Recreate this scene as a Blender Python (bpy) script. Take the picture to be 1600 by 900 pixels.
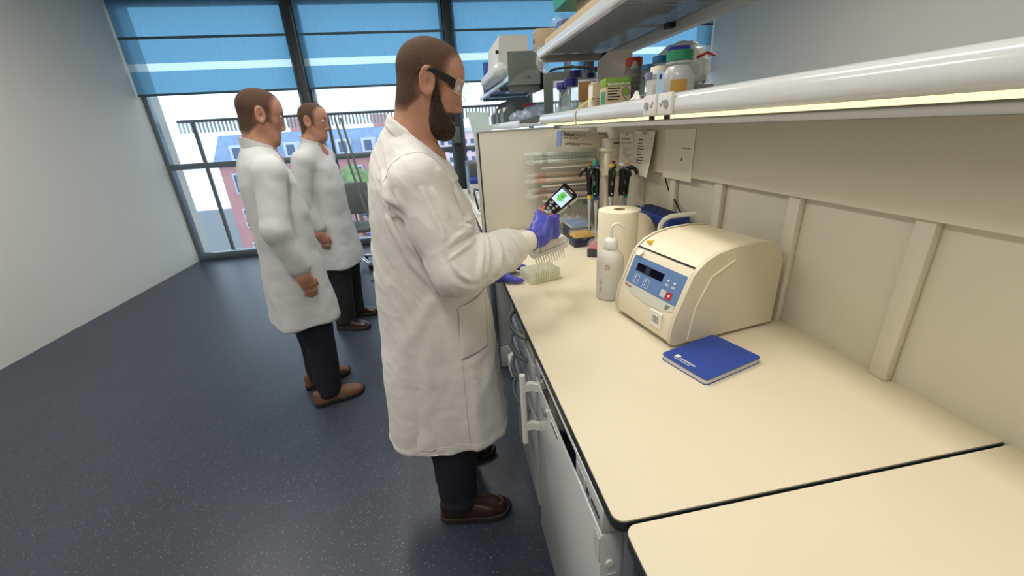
import bpy, bmesh, math, random
import numpy as np
from mathutils import Vector, Matrix, noise
from mathutils.bvhtree import BVHTree

sc = bpy.context.scene
for o in list(bpy.data.objects):
    bpy.data.objects.remove(o, do_unlink=True)
COL = sc.collection
random.seed(4)
PI = math.pi

# ------------------------------------------------------------------ camera
FPX = 630.0                                   # focal length in pixels of a 1600 x 900 frame
H = 1.55                                      # eye height of the phone
_dy = Vector((-120, 243, -FPX)).normalized()  # bench direction seen from the camera
_dn = Vector((93, -1561, -FPX)).normalized()  # plumb line seen from the camera
_up = -_dn
_up = (_up - _dy * _up.dot(_dy)).normalized()
_dx = _dy.cross(_up)
cam_d = bpy.data.cameras.new('camera')
cam = bpy.data.objects.new('camera', cam_d)
COL.objects.link(cam)
cam_d.sensor_width = 36.0
cam_d.lens = FPX / 1600 * 36
cam_d.clip_start = 0.02
cam_d.clip_end = 300
cam.matrix_world = Matrix(((_dx[0], _dx[1], _dx[2], 0), (_dy[0], _dy[1], _dy[2], 0), (_up[0], _up[1], _up[2], H), (0, 0, 0, 1)))
sc.camera = cam
sc.cycles.transparent_max_bounces = 32

# ------------------------------------------------------------------ world and big lights
world = bpy.data.worlds.new('sky')
sc.world = world
world.use_nodes = True
wn = world.node_tree.nodes
wn['Background'].inputs[0].default_value = (0.66, 0.83, 1.0, 1)
wn['Background'].inputs[1].default_value = 2.2

def area_light(name, loc, size, power, col, rot=(0, 0, 0)):
    d = bpy.data.lights.new(name, 'AREA')
    d.shape = 'RECTANGLE'
    d.size, d.size_y = size
    d.energy = power
    d.color = col
    o = bpy.data.objects.new(name, d)
    COL.objects.link(o)
    o.location = loc
    o.rotation_euler = rot
    return o

CEIL = 3.25
for lx, ly in ((-0.35, -0.2), (-0.35, 1.9), (-0.35, 4.0), (-2.3, 0.9), (-2.3, 3.2), (2.4, 0.9), (2.4, 3.2)):
    area_light('ceiling_lamp_light', (lx, ly, CEIL - 0.075), (0.28, 1.15), 21, (1.0, 0.97, 0.93))

vs = sc.view_settings
vs.view_transform = 'Standard'
vs.look = 'None'
vs.gamma = 1.0
vs.use_curve_mapping = False
vs.exposure = 0.0

# ------------------------------------------------------------------ materials
def lin(c):
    r = []
    for x in c[:3]:
        x = x / 255.0
        r.append(x / 12.92 if x <= 0.04045 else ((x + 0.055) / 1.055) ** 2.4)
    return (*r, 1.0)

MATS = {}
def mat(name, rgb, rough=0.5, metal=0.0, var=0.0, vscale=8.0, bump=0.0, bscale=60.0, spec=0.5, coat=0.0,
        clear=0.0, emit=0.0, sss=0.0, sheen=0.0, detail=3.0, stretch=None):
    """procedural principled material; clear = share of light that passes straight through (thin film, plastic, glass)"""
    if name in MATS:
        return MATS[name]
    m = bpy.data.materials.new(name)
    m.use_nodes = True
    nt = m.node_tree
    b = nt.nodes['Principled BSDF']
    c = lin(rgb)
    b.inputs['Base Color'].default_value = c
    b.inputs['Roughness'].default_value = rough
    b.inputs['Metallic'].default_value = metal
    b.inputs['Specular IOR Level'].default_value = spec
    b.inputs['Coat Weight'].default_value = coat
    b.inputs['Sheen Weight'].default_value = sheen
    if sss:
        b.inputs['Subsurface Weight'].default_value = sss
        b.inputs['Subsurface Radius'].default_value = (0.012, 0.005, 0.003)
        b.inputs['Subsurface Scale'].default_value = 1.0
    if emit:
        b.inputs['Emission Color'].default_value = c
        b.inputs['Emission Strength'].default_value = emit
    tc = None
    if var or bump:
        tc = nt.nodes.new('ShaderNodeTexCoord')
        src = tc.outputs['Object']
        if stretch:
            mp = nt.nodes.new('ShaderNodeMapping')
            mp.inputs['Scale'].default_value = stretch
            nt.links.new(src, mp.inputs[0])
            src = mp.outputs[0]
    if var:
        n = nt.nodes.new('ShaderNodeTexNoise')
        n.inputs['Scale'].default_value = vscale
        n.inputs['Detail'].default_value = detail
        nt.links.new(src, n.inputs['Vector'])
        rp = nt.nodes.new('ShaderNodeValToRGB')
        rp.color_ramp.elements[0].position = 0.3
        rp.color_ramp.elements[1].position = 0.7
        rp.color_ramp.elements[0].color = tuple(x * (1 - var) for x in c[:3]) + (1,)
        rp.color_ramp.elements[1].color = tuple(min(1, x * (1 + var)) for x in c[:3]) + (1,)
        nt.links.new(n.outputs['Fac'], rp.inputs[0])
        nt.links.new(rp.outputs[0], b.inputs['Base Color'])
    if bump:
        n2 = nt.nodes.new('ShaderNodeTexNoise')
        n2.inputs['Scale'].default_value = bscale
        n2.inputs['Detail'].default_value = 4
        nt.links.new(src, n2.inputs['Vector'])
        bp = nt.nodes.new('ShaderNodeBump')
        bp.inputs['Strength'].default_value = bump
        bp.inputs['Distance'].default_value = 0.004
        nt.links.new(n2.outputs['Fac'], bp.inputs['Height'])
        nt.links.new(bp.outputs[0], b.inputs['Normal'])
    if clear:
        out = nt.nodes['Material Output']
        tr = nt.nodes.new('ShaderNodeBsdfTransparent')
        k_ = 0.12 if clear >= 0.7 else 0.5
        tr.inputs[0].default_value = tuple(1 - k_ + k_ * x for x in c[:3]) + (1,)
        mx = nt.nodes.new('ShaderNodeMixShader')
        mx.inputs[0].default_value = clear
        nt.links.new(b.outputs[0], mx.inputs[1])
        nt.links.new(tr.outputs[0], mx.inputs[2])
        nt.links.new(mx.outputs[0], out.inputs['Surface'])
    MATS[name] = m
    return m

def floor_material():
    m = mat('speckled_vinyl', (55, 61, 73), rough=0.38, var=0.10, vscale=1.2, spec=0.5)
    nt = m.node_tree
    b = nt.nodes['Principled BSDF']
    base = b.inputs['Base Color'].links[0].from_socket
    tc = nt.nodes.new('ShaderNodeTexCoord')
    for scale, thr, col in ((130, 0.17, (176, 178, 182)), (110, 0.17, (22, 24, 28)), (85, 0.15, (124, 120, 116))):
        vo = nt.nodes.new('ShaderNodeTexVoronoi')
        vo.inputs['Scale'].default_value = scale
        vo.inputs['Randomness'].default_value = 1.0
        nt.links.new(tc.outputs['Object'], vo.inputs['Vector'])
        lt = nt.nodes.new('ShaderNodeMath')
        lt.operation = 'LESS_THAN'
        lt.inputs[1].default_value = thr
        nt.links.new(vo.outputs['Distance'], lt.inputs[0])
        sp = nt.nodes.new('ShaderNodeSeparateColor')
        nt.links.new(vo.outputs['Color'], sp.inputs[0])
        g = nt.nodes.new('ShaderNodeMath')
        g.operation = 'GREATER_THAN'
        g.inputs[1].default_value = 0.72
        nt.links.new(sp.outputs[0], g.inputs[0])
        mu = nt.nodes.new('ShaderNodeMath')
        mu.operation = 'MULTIPLY'
        nt.links.new(lt.outputs[0], mu.inputs[0])
        nt.links.new(g.outputs[0], mu.inputs[1])
        mx = nt.nodes.new('ShaderNodeMix')
        mx.data_type = 'RGBA'
        nt.links.new(mu.outputs[0], mx.inputs[0])
        nt.links.new(base, mx.inputs[6])
        mx.inputs[7].default_value = lin(col)
        base = mx.outputs[2]
    nt.links.new(base, b.inputs['Base Color'])
    return m

def blind_material(name='blue_roller_fabric', c0=(108, 156, 180), c1=(130, 176, 198), see=0.30, tint=(124, 176, 204)):
    m = bpy.data.materials.new(name)
    m.use_nodes = True
    nt = m.node_tree
    nt.nodes.remove(nt.nodes['Principled BSDF'])
    out = nt.nodes['Material Output']
    tc = nt.nodes.new('ShaderNodeTexCoord')
    mp = nt.nodes.new('ShaderNodeMapping')
    mp.inputs['Scale'].default_value = (60, 60, 4)
    n = nt.nodes.new('ShaderNodeTexNoise')
    n.inputs['Scale'].default_value = 2.0
    nt.links.new(tc.outputs['Object'], mp.inputs[0])
    nt.links.new(mp.outputs[0], n.inputs['Vector'])
    rp = nt.nodes.new('ShaderNodeValToRGB')
    rp.color_ramp.elements[0].color = lin(c0)
    rp.color_ramp.elements[1].color = lin(c1)
    nt.links.new(n.outputs['Fac'], rp.inputs[0])
    tl = nt.nodes.new('ShaderNodeBsdfTranslucent')
    nt.links.new(rp.outputs[0], tl.inputs[0])
    df = nt.nodes.new('ShaderNodeBsdfDiffuse')
    nt.links.new(rp.outputs[0], df.inputs[0])
    tr = nt.nodes.new('ShaderNodeBsdfTransparent')
    tr.inputs[0].default_value = lin(tint)
    m1 = nt.nodes.new('ShaderNodeMixShader')
    m1.inputs[0].default_value = 0.15
    nt.links.new(tl.outputs[0], m1.inputs[1])
    nt.links.new(df.outputs[0], m1.inputs[2])
    m2 = nt.nodes.new('ShaderNodeMixShader')
    m2.inputs[0].default_value = see
    nt.links.new(m1.outputs[0], m2.inputs[1])
    nt.links.new(tr.outputs[0], m2.inputs[2])
    nt.links.new(m2.outputs[0], out.inputs['Surface'])
    return m

def lamp_material(name, rgb, strength):
    return mat(name, rgb, rough=0.5, emit=strength)

def reeded_material():
    m = mat('reeded_glass', (186, 192, 192), rough=0.14, clear=0.38, spec=1.0)
    nt = m.node_tree
    b = nt.nodes['Principled BSDF']
    tc = nt.nodes.new('ShaderNodeTexCoord')
    w = nt.nodes.new('ShaderNodeTexWave')
    w.inputs['Scale'].default_value = 20
    w.bands_direction = 'Y'
    w2 = nt.nodes.new('ShaderNodeTexWave')
    w2.inputs['Scale'].default_value = 14
    w2.bands_direction = 'X'
    ad = nt.nodes.new('ShaderNodeMath')
    ad.operation = 'ADD'
    nt.links.new(tc.outputs['Object'], w.inputs[0])
    nt.links.new(tc.outputs['Object'], w2.inputs[0])
    nt.links.new(w.outputs['Fac'], ad.inputs[0])
    nt.links.new(w2.outputs['Fac'], ad.inputs[1])
    bp = nt.nodes.new('ShaderNodeBump')
    bp.inputs['Strength'].default_value = 1.0
    bp.inputs['Distance'].default_value = 0.006
    nt.links.new(ad.outputs[0], bp.inputs['Height'])
    nt.links.new(bp.outputs[0], b.inputs['Normal'])
    return m

# ------------------------------------------------------------------ mesh helpers
MW = {}     # matrix of every thing, so parts can be given in room coordinates

class MB:
    def __init__(s):
        s.v, s.f = [], []
    def add(s, vs_, fs):
        o = len(s.v)
        s.v.extend([tuple(p) for p in vs_])
        s.f.extend([tuple(i + o for i in f) for f in fs])
        return s
    def box(s, x0, x1, y0, y1, z0, z1, bev=0.0, rot=None, seg=2):
        c = Vector(((x0 + x1) / 2, (y0 + y1) / 2, (z0 + z1) / 2))
        d = (abs(x1 - x0), abs(y1 - y0), abs(z1 - z0))
        bm = bmesh.new()
        bmesh.ops.create_cube(bm, size=1.0)
        for v in bm.verts:
            v.co = Vector((v.co.x * d[0], v.co.y * d[1], v.co.z * d[2]))
        if bev:
            bmesh.ops.bevel(bm, geom=list(bm.edges), offset=min(bev, min(d) * 0.45), segments=seg, affect='EDGES', profile=0.5)
        if rot is not None:
            bmesh.ops.rotate(bm, verts=bm.verts, matrix=rot.to_3x3(), cent=(0, 0, 0))
        bm.verts.index_update()
        s.add([v.co + c for v in bm.verts], [[v.index for v in f.verts] for f in bm.faces])
        bm.free()
        return s
    def tube(s, path, r, n=10, cap=True, closed=False):
        path = [Vector(p) for p in path]
        m = len(path)
        rr = r if isinstance(r, (list, tuple)) else [r] * m
        rings = []
        prev = None
        for i, p in enumerate(path):
            if closed:
                t = (path[(i + 1) % m] - path[i - 1])
            else:
                t = (path[min(i + 1, m - 1)] - path[max(i - 1, 0)])
            t.normalize()
            if prev is None:
                a = Vector((0, 0, 1)) if abs(t.z) < 0.9 else Vector((1, 0, 0))
                u = t.cross(a).normalized()
            else:
                u = prev - t * prev.dot(t)
                u = u.normalized() if u.length > 1e-6 else t.orthogonal().normalized()
            prev = u
            w = t.cross(u)
            rings.append([p + (u * math.cos(2 * PI * k / n) + w * math.sin(2 * PI * k / n)) * rr[i] for k in range(n)])
        vv = [q for ring in rings for q in ring]
        ff = []
        for i in range(m if closed else m - 1):
            j = (i + 1) % m
            for k in range(n):
                ff.append((i * n + k, i * n + (k + 1) % n, j * n + (k + 1) % n, j * n + k))
        if cap and not closed:
            ff.append(tuple(range(n - 1, -1, -1)))
            ff.append(tuple((m - 1) * n + k for k in range(n)))
        return s.add(vv, ff)
    def cyl(s, p0, p1, r0, r1=None, n=16):
        return s.tube([p0, p1], [r0, r0 if r1 is None else r1], n)
    def lathe(s, prof, n=24, c=(0, 0, 0), sx=1.0, sy=1.0):
        vv, ff = [], []
        for r, z in prof:
            for k in range(n):
                a = 2 * PI * k / n
                vv.append((c[0] + r * sx * math.cos(a), c[1] + r * sy * math.sin(a), c[2] + z))
        m = len(prof)
        for i in range(m - 1):
            for k in range(n):
                ff.append((i * n + k, i * n + (k + 1) % n, (i + 1) * n + (k + 1) % n, (i + 1) * n + k))
        if prof[0][0] > 1e-5:
            ff.append(tuple(range(n - 1, -1, -1)))
        if prof[-1][0] > 1e-5:
            ff.append(tuple((m - 1) * n + k for k in range(n)))
        return s.add(vv, ff)
    def prism(s, poly, h0, h1, axis='z'):
        def P(a, b, h):
            return {'z': (a, b, h), 'y': (a, h, b), 'x': (h, a, b)}[axis]
        n = len(poly)
        vv = [P(a, b, h0) for a, b in poly] + [P(a, b, h1) for a, b in poly]
        ff = [tuple(range(n - 1, -1, -1)), tuple(range(n, 2 * n))]
        for k in range(n):
            ff.append((k, (k + 1) % n, n + (k + 1) % n, n + k))
        return s.add(vv, ff)
    def sheet(s, fn, nu, nv, th=0.0):
        """surface fn(u, v) -> point for u, v in 0..1; th gives it a second side"""
        g = [[Vector(fn(i / nu, j / nv)) for j in range(nv + 1)] for i in range(nu + 1)]
        idx = lambda i, j: i * (nv + 1) + j
        vv = [g[i][j] for i in range(nu + 1) for j in range(nv + 1)]
        ff = [(idx(i, j), idx(i + 1, j), idx(i + 1, j + 1), idx(i, j + 1)) for i in range(nu) for j in range(nv)]
        if th:
            nn = []
            for i in range(nu + 1):
                for j in range(nv + 1):
                    a = g[min(i + 1, nu)][j] - g[max(i - 1, 0)][j]
                    b = g[i][min(j + 1, nv)] - g[i][max(j - 1, 0)]
                    c = a.cross(b)
                    nn.append(c.normalized() if c.length > 1e-9 else Vector((0, 0, 1)))
            N = len(vv)
            vv = [p + q * th / 2 for p, q in zip(vv, nn)] + [p - q * th / 2 for p, q in zip(vv, nn)]
            ff = ff + [tuple(N + k for k in reversed(f)) for f in ff]
            rim = [idx(i, 0) for i in range(nu + 1)] + [idx(nu, j) for j in range(1, nv + 1)] + \
                  [idx(i, nv) for i in range(nu - 1, -1, -1)] + [idx(0, j) for j in range(nv - 1, 0, -1)]
            for a, b in zip(rim, rim[1:] + rim[:1]):
                ff.append((b, a, N + a, N + b))
        return s.add(vv, ff)
    def xf(s, M):
        s.v = [tuple(M @ Vector(p)) for p in s.v]
        return s
    def build(s, name, material, parent=None, world=False, smooth=True, ang=38):
        return obj(name, s.v, s.f, material, parent, world, smooth, ang)

def obj(name, v, f, material, parent=None, world=False, smooth=True, ang=38):
    me = bpy.data.meshes.new(name)
    if world and parent is not None and parent.name in MW:
        inv = MW[parent.name].inverted()
        v = [tuple(inv @ Vector(p)) for p in v]
    me.from_pydata([tuple(p) for p in v], [], [tuple(q) for q in f])
    me.validate()
    bm = bmesh.new()
    bm.from_mesh(me)
    bmesh.ops.recalc_face_normals(bm, faces=bm.faces)
    bm.to_mesh(me)
    bm.free()
    if smooth:
        me.shade_smooth()
        if ang < 179:
            me.set_sharp_from_angle(angle=math.radians(ang))
    me.materials.append(material)
    o = bpy.data.objects.new(name, me)
    COL.objects.link(o)
    if parent is not None:
        o.parent = parent
        MW[o.name] = MW.get(parent.name, Matrix())
    else:
        MW[o.name] = Matrix()
    return o

def tag(o, label, cat, group=None, kind=None):
    o['label'] = label
    o['category'] = cat
    if group:
        o['group'] = group
    if kind:
        o['kind'] = kind
    return o

def thing(name, label, cat, loc=(0, 0, 0), rot=(0, 0, 0), group=None, kind=None):
    o = bpy.data.objects.new(name, None)
    COL.objects.link(o)
    o.empty_display_size = 0.05
    o.location = loc
    o.rotation_euler = rot
    from mathutils import Euler
    MW[o.name] = Matrix.Translation(loc) @ Euler(rot).to_matrix().to_4x4()
    return tag(o, label, cat, group, kind)

def struct(o, label, cat='structure'):
    o['kind'] = 'structure'
    o['label'] = label
    o['category'] = cat
    return o

def copy_tree(o, parent=None):
    c = o.copy()
    COL.objects.link(c)
    c.parent = parent
    for ch in [x for x in bpy.data.objects if x.parent == o]:
        copy_tree(ch, c)
    return c

def text(body, size, material, parent, loc, rot=(PI / 2, 0, 0), align='LEFT', name='printed_text', ext=0.0002, world=False, M=None, bold=0.0):
    cu = bpy.data.curves.new('txt', 'FONT')
    cu.body = body
    cu.size = size
    cu.align_x = align
    cu.extrude = ext
    cu.offset = bold
    cu.resolution_u = 2
    tmp = bpy.data.objects.new('txt', cu)
    COL.objects.link(tmp)
    me = bpy.data.meshes.new_from_object(tmp)
    bpy.data.objects.remove(tmp, do_unlink=True)
    from mathutils import Euler
    if M is None:
        M = Matrix.Translation(loc) @ Euler(rot).to_matrix().to_4x4()
    if world and parent.name in MW:
        M = MW[parent.name].inverted() @ M
    me.transform(M)
    me.materials.clear()
    me.materials.append(material)
    o = bpy.data.objects.new(name, me)
    COL.objects.link(o)
    o.parent = parent
    MW[o.name] = MW.get(parent.name, Matrix())
    return o

# ------------------------------------------------------------------ signed distance modelling (for bodies, clothes, shoes)
def smin(a, b, k):
    h = np.clip(0.5 + 0.5 * (b - a) / k, 0, 1)
    return b * (1 - h) + a * h - k * h * (1 - h)
def smax(a, b, k):
    return -smin(-a, -b, k)
def s_cap(P, a, b, ra, rb=None):
    rb = ra if rb is None else rb
    a = np.array(a, float); b = np.array(b, float)
    d = b - a
    L = d.dot(d) + 1e-12
    t = np.clip(((P[0] - a[0]) * d[0] + (P[1] - a[1]) * d[1] + (P[2] - a[2]) * d[2]) / L, 0, 1)
    return np.sqrt((P[0] - a[0] - t * d[0]) ** 2 + (P[1] - a[1] - t * d[1]) ** 2 + (P[2] - a[2] - t * d[2]) ** 2) - (ra + (rb - ra) * t)
def s_chain(P, pts, rad, k=0.02):
    d = None
    for i in range(len(pts) - 1):
        c = s_cap(P, pts[i], pts[i + 1], rad[i], rad[i + 1])
        d = c if d is None else smin(d, c, k)
    return d
def s_ell(P, c, r):
    x, y, z = (P[0] - c[0]), (P[1] - c[1]), (P[2] - c[2])
    k0 = np.sqrt((x / r[0]) ** 2 + (y / r[1]) ** 2 + (z / r[2]) ** 2)
    k1 = np.sqrt((x / r[0] ** 2) ** 2 + (y / r[1] ** 2) ** 2 + (z / r[2] ** 2) ** 2) + 1e-9
    return k0 * (k0 - 1) / k1
def s_box(P, c, h, r=0.0):
    q = [np.abs(P[i] - c[i]) - (h[i] - r) for i in range(3)]
    o = np.sqrt(sum(np.maximum(x, 0) ** 2 for x in q))
    return o + np.minimum(np.maximum(q[0], np.maximum(q[1], q[2])), 0) - r

def nets(fn, lo, hi, h):
    """surface nets: vertices and quads of fn = 0"""
    lo = np.array(lo, float); hi = np.array(hi, float)
    n = np.maximum(np.ceil((hi - lo) / h).astype(int) + 1, 4)
    ax = [lo[i] + h * np.arange(n[i]) for i in range(3)]
    P = np.meshgrid(*ax, indexing='ij')
    V = fn(P)
    S = V < 0
    c = [k - 1 for k in n]
    acc = np.zeros((*c, 3)); cnt = np.zeros(c)
    def sl(arr, o):
        return arr[o[0]:o[0] + c[0], o[1]:o[1] + c[1], o[2]:o[2] + c[2]]
    corners = [(i, j, k) for i in (0, 1) for j in (0, 1) for k in (0, 1)]
    for a in corners:
        for axis in range(3):
            if a[axis] == 1:
                continue
            b = list(a); b[axis] = 1
            va, vb = sl(V, a), sl(V, b)
            x = (va < 0) != (vb < 0)
            t = np.where(x, va / np.where(np.abs(va - vb) < 1e-12, 1e-12, va - vb), 0)
            for d in range(3):
                acc[..., d] += np.where(x, a[d] + (t if d == axis else 0), 0)
            cnt += x
    used = cnt > 0
    ids = -np.ones(c, int)
    ids[used] = np.arange(used.sum())
    base = np.stack(np.meshgrid(*[np.arange(k) for k in c], indexing='ij'), -1)[used]
    verts = lo + h * (base + acc[used] / cnt[used][:, None])
    faces = []
    for axis in range(3):
        o1, o2 = [(1, 2), (2, 0), (0, 1)][axis]
        A = S
        B = np.roll(S, -1, axis)
        e = A != B
        idx = np.argwhere(e)
        ok = (idx[:, axis] < c[axis]) & (idx[:, o1] > 0) & (idx[:, o2] > 0) & (idx[:, o1] < c[o1]) & (idx[:, o2] < c[o2])
        idx = idx[ok]
        def cell(d1, d2):
            q = idx.copy()
            q[:, o1] -= d1; q[:, o2] -= d2
            return ids[q[:, 0], q[:, 1], q[:, 2]]
        q = np.stack([cell(0, 0), cell(1, 0), cell(1, 1), cell(0, 1)], 1)
        flip = ~A[idx[:, 0], idx[:, 1], idx[:, 2]]
        q[flip] = q[flip][:, ::-1]
        faces.append(q)
    faces = np.concatenate(faces)
    return verts, faces[(faces >= 0).all(1)]

def normals(v, f):
    a = v[f[:, 2]] - v[f[:, 0]]
    b = v[f[:, 3]] - v[f[:, 1]]
    n = np.cross(a, b)
    N = np.zeros_like(v)
    for k in range(4):
        np.add.at(N, f[:, k], n)
    return N / (np.linalg.norm(N, axis=1, keepdims=True) + 1e-12)

def relax(v, f, it=2, w=0.5):
    for _ in range(it):
        s_ = np.zeros_like(v); c_ = np.zeros(len(v))
        for a, b in ((0, 1), (1, 2), (2, 3), (3, 0)):
            np.add.at(s_, f[:, a], v[f[:, b]]); np.add.at(s_, f[:, b], v[f[:, a]])
            np.add.at(c_, f[:, a], 1); np.add.at(c_, f[:, b], 1)
        v = v * (1 - w) + w * s_ / np.maximum(c_, 1)[:, None]
    return v

def pnoise(v, scale, seed=0.0):
    return np.array([noise.noise((p[0] * scale + seed, p[1] * scale - seed, p[2] * scale + 2 * seed)) for p in v])

def seg_dist(v, a, b):
    a = np.array(a, float); b = np.array(b, float)
    d = b - a
    t = np.clip((v - a) @ d / (d @ d), 0, 1)
    return np.linalg.norm(v - a - t[:, None] * d, axis=1), t

def sdf_obj(name, fn, lo, hi, h, material, parent, it=1, disp=None, ang=180):
    v, f = nets(fn, lo, hi, h)
    v = relax(v, f, it)
    if disp is not None:
        n = normals(v, f)
        v = v + n * disp(v, n)[:, None]
    return obj(name, v.tolist(), f.tolist(), material, parent, True, True, ang)
# ------------------------------------------------------------------ palette
CREAM = mat('cream_laminate', (222, 212, 188), rough=0.42, var=0.02, vscale=3, bump=0.03, bscale=300)
CREAMP = mat('cream_panel', (212, 207, 190), rough=0.5, var=0.02, vscale=2)
EDGE = mat('dark_edge_band', (42, 46, 52), rough=0.4)
GREY = mat('grey_panel', (150, 152, 150), rough=0.5)
LGREY = mat('light_grey_panel', (186, 188, 186), rough=0.45)
DGREY = mat('dark_grey_plastic', (84, 86, 88), rough=0.45)
SLATE = mat('slate_grey_metal', (104, 112, 112), rough=0.5)
WHITE = mat('white_plastic', (226, 224, 216), rough=0.35)
WHITEG = mat('white_gloss_steel', (196, 198, 198), rough=0.15)
BLACK = mat('black_plastic', (14, 14, 16), rough=0.35)
BLACKG = mat('black_glass', (8, 9, 11), rough=0.08)
METAL = mat('brushed_metal', (176, 178, 180), rough=0.3, metal=1.0)
ALU = mat('blue_grey_aluminium', (120, 134, 142), rough=0.35, metal=0.6)
MULL = mat('dark_window_frame', (54, 58, 60), rough=0.45)
PAPER = mat('white_paper', (232, 228, 216), rough=0.8)
PAPERG = mat('grey_card', (214, 213, 210), rough=0.75, bump=0.1, bscale=20)
INK = mat('black_ink', (40, 40, 44), rough=0.8)
INKG = mat('grey_ink', (120, 118, 116), rough=0.8)
FILM = mat('clear_film', (226, 232, 232), rough=0.12, clear=0.72, spec=1.0, bump=0.4, bscale=40)
ACRYL = mat('clear_acrylic', (228, 232, 226), rough=0.08, clear=0.93, spec=0.7)
GLASS = mat('bottle_glass', (214, 228, 230), rough=0.04, clear=0.86, spec=1.0)
WATER = mat('clear_liquid', (196, 210, 214), rough=0.1, clear=0.6)
NAVYC = mat('navy_cap', (16, 26, 98), rough=0.35)
CARD = mat('brown_card', (136, 98, 62), rough=0.8, var=0.06, vscale=9)
TAN = mat('tan_card', (196, 176, 144), rough=0.75)
GREENC = mat('green_card', (120, 156, 46), rough=0.6)
RED = mat('red_plastic', (178, 28, 34), rough=0.4)
ORANGE = mat('orange_plastic', (222, 92, 30), rough=0.4)
YELLOW = mat('yellow_plastic', (222, 182, 60), rough=0.45)
BLUE = mat('blue_plastic', (38, 70, 158), rough=0.4)
NAVY = mat('navy_plastic', (30, 38, 66), rough=0.4)
TEAL = mat('teal_cap', (34, 108, 158), rough=0.4)
GREEN = mat('green_plastic', (28, 122, 84), rough=0.4)
SEAMM = mat('floor_seam', (40, 46, 56), rough=0.6)

# ------------------------------------------------------------------ room shell
X0, X1, Y0, YF = -3.6, 4.2, -1.6, 6.4
struct(MB().box(X0, X1, Y0, YF + 0.3, -0.12, 0.0).build('floor', floor_material()), 'blue grey speckled vinyl floor of the laboratory', 'floor')
struct(MB().box(X0, X1, Y0, YF + 0.3, CEIL, CEIL + 0.1).build('ceiling', mat('ceiling_white', (224, 222, 214), rough=0.9)), 'plain white ceiling of the laboratory', 'ceiling')
WALLW = mat('painted_wall', (216, 212, 202), rough=0.85)
struct(MB().box(X0 - 0.12, X0, Y0, YF + 0.3, 0, CEIL).build('wall_left', WALLW), 'plain painted side wall of the laboratory', 'wall')
struct(MB().box(X1, X1 + 0.12, Y0, YF + 0.3, 0, CEIL).build('wall_far_right', WALLW), 'plain painted wall beyond the bench', 'wall')
struct(MB().box(X0 - 0.12, X1 + 0.12, Y0 - 0.12, Y0, 0, CEIL).build('wall_back', WALLW), 'plain painted wall behind the viewer', 'wall')
# ceiling luminaires (the area lights at the top of the script hang in them)
DIFF = lamp_material('lamp_diffuser', (255, 246, 228), 4.0)
for lx, ly in ((-0.35, -0.2), (-0.35, 1.9), (-0.35, 4.0), (-2.3, 0.9), (-2.3, 3.2), (2.4, 0.9), (2.4, 3.2)):
    t = thing('ceiling_lamp', 'long white ceiling luminaire with a bright diffuser', 'ceiling lamp', (lx, ly, CEIL), group='ceiling luminaires')
    MB().box(-0.17, 0.17, -0.62, 0.62, -0.055, 0, 0.008).build('housing', WHITE, t)
    MB().box(-0.145, 0.145, -0.59, 0.59, -0.064, -0.053).build('diffuser', DIFF, t)

# window front
PANE = mat('window_glass', (225, 240, 245), rough=0.03, clear=0.93, spec=0.8)
def window_bay(name, x0, x1, label):
    t = thing(name, label, 'window', ((x0 + x1) / 2, YF, 0), kind='structure')
    MB().box(x0, x1, YF - 0.05, YF + 0.05, 0.0, 0.10, 0.005).build('sill_rail', ALU, t, True)
    MB().box(x0, x1, YF - 0.04, YF + 0.04, 1.27, 1.345, 0.005).build('transom', ALU, t, True)
    MB().box(x0, x1, YF - 0.05, YF + 0.05, CEIL - 0.1, CEIL, 0.005).build('head_rail', ALU, t, True)
    MB().box(x0, x0 + 0.055, YF - 0.045, YF + 0.045, 0.1, CEIL - 0.1, 0.005).build('side_frame', ALU, t, True)
    MB().box(x1 - 0.055, x1, YF - 0.045, YF + 0.045, 0.1, CEIL - 0.1, 0.005).build('side_frame', ALU, t, True)
    MB().box(x0 + 0.05, x1 - 0.05, YF - 0.006, YF + 0.006, 0.09, 1.28).build('pane', PANE, t, True)
    MB().box(x0 + 0.05, x1 - 0.05, YF - 0.006, YF + 0.006, 1.335, CEIL - 0.09).build('pane', PANE, t, True)
    return t
bays = [(-3.6, -1.68), (-1.58, 0.275), (0.37, 2.24), (2.34, 4.2)]
for i, (a, b) in enumerate(bays):
    window_bay('window_%d' % (i + 1), a, b, ['tall window bay at the end of the lab by the side wall', 'tall window bay behind the man in the white coat',
               'tall window bay above the far grey bench', 'tall window bay behind the bottle shelf'][i])
for i, mx in enumerate((-1.63, 0.3225, 2.29)):
    struct(MB().box(mx - 0.048, mx + 0.048, YF - 0.16, YF + 0.08, 0, CEIL, 0.006).build('trim_%d' % (i + 1), MULL),
           ['dark grey window mullion far along the facade', 'dark grey window mullion rising behind the man', 'dark grey window mullion beyond the bottle shelf'][i], 'window mullion')
# window handle box on the mullion
t = thing('window_lock', 'small grey lock box on the dark window mullion', 'lock', (0.30, YF - 0.2, 1.50))
MB().box(-0.085, 0.05, -0.03, 0.04, -0.11, 0.11, 0.006).build('housing', SLATE, t)
MB().cyl((-0.02, -0.03, 0.03), (-0.02, -0.045, 0.03), 0.016).build('key_barrel', METAL, t)
MB().cyl((-0.02, -0.03, -0.05), (-0.02, -0.04, -0.05), 0.01).build('screw', METAL, t)

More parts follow.
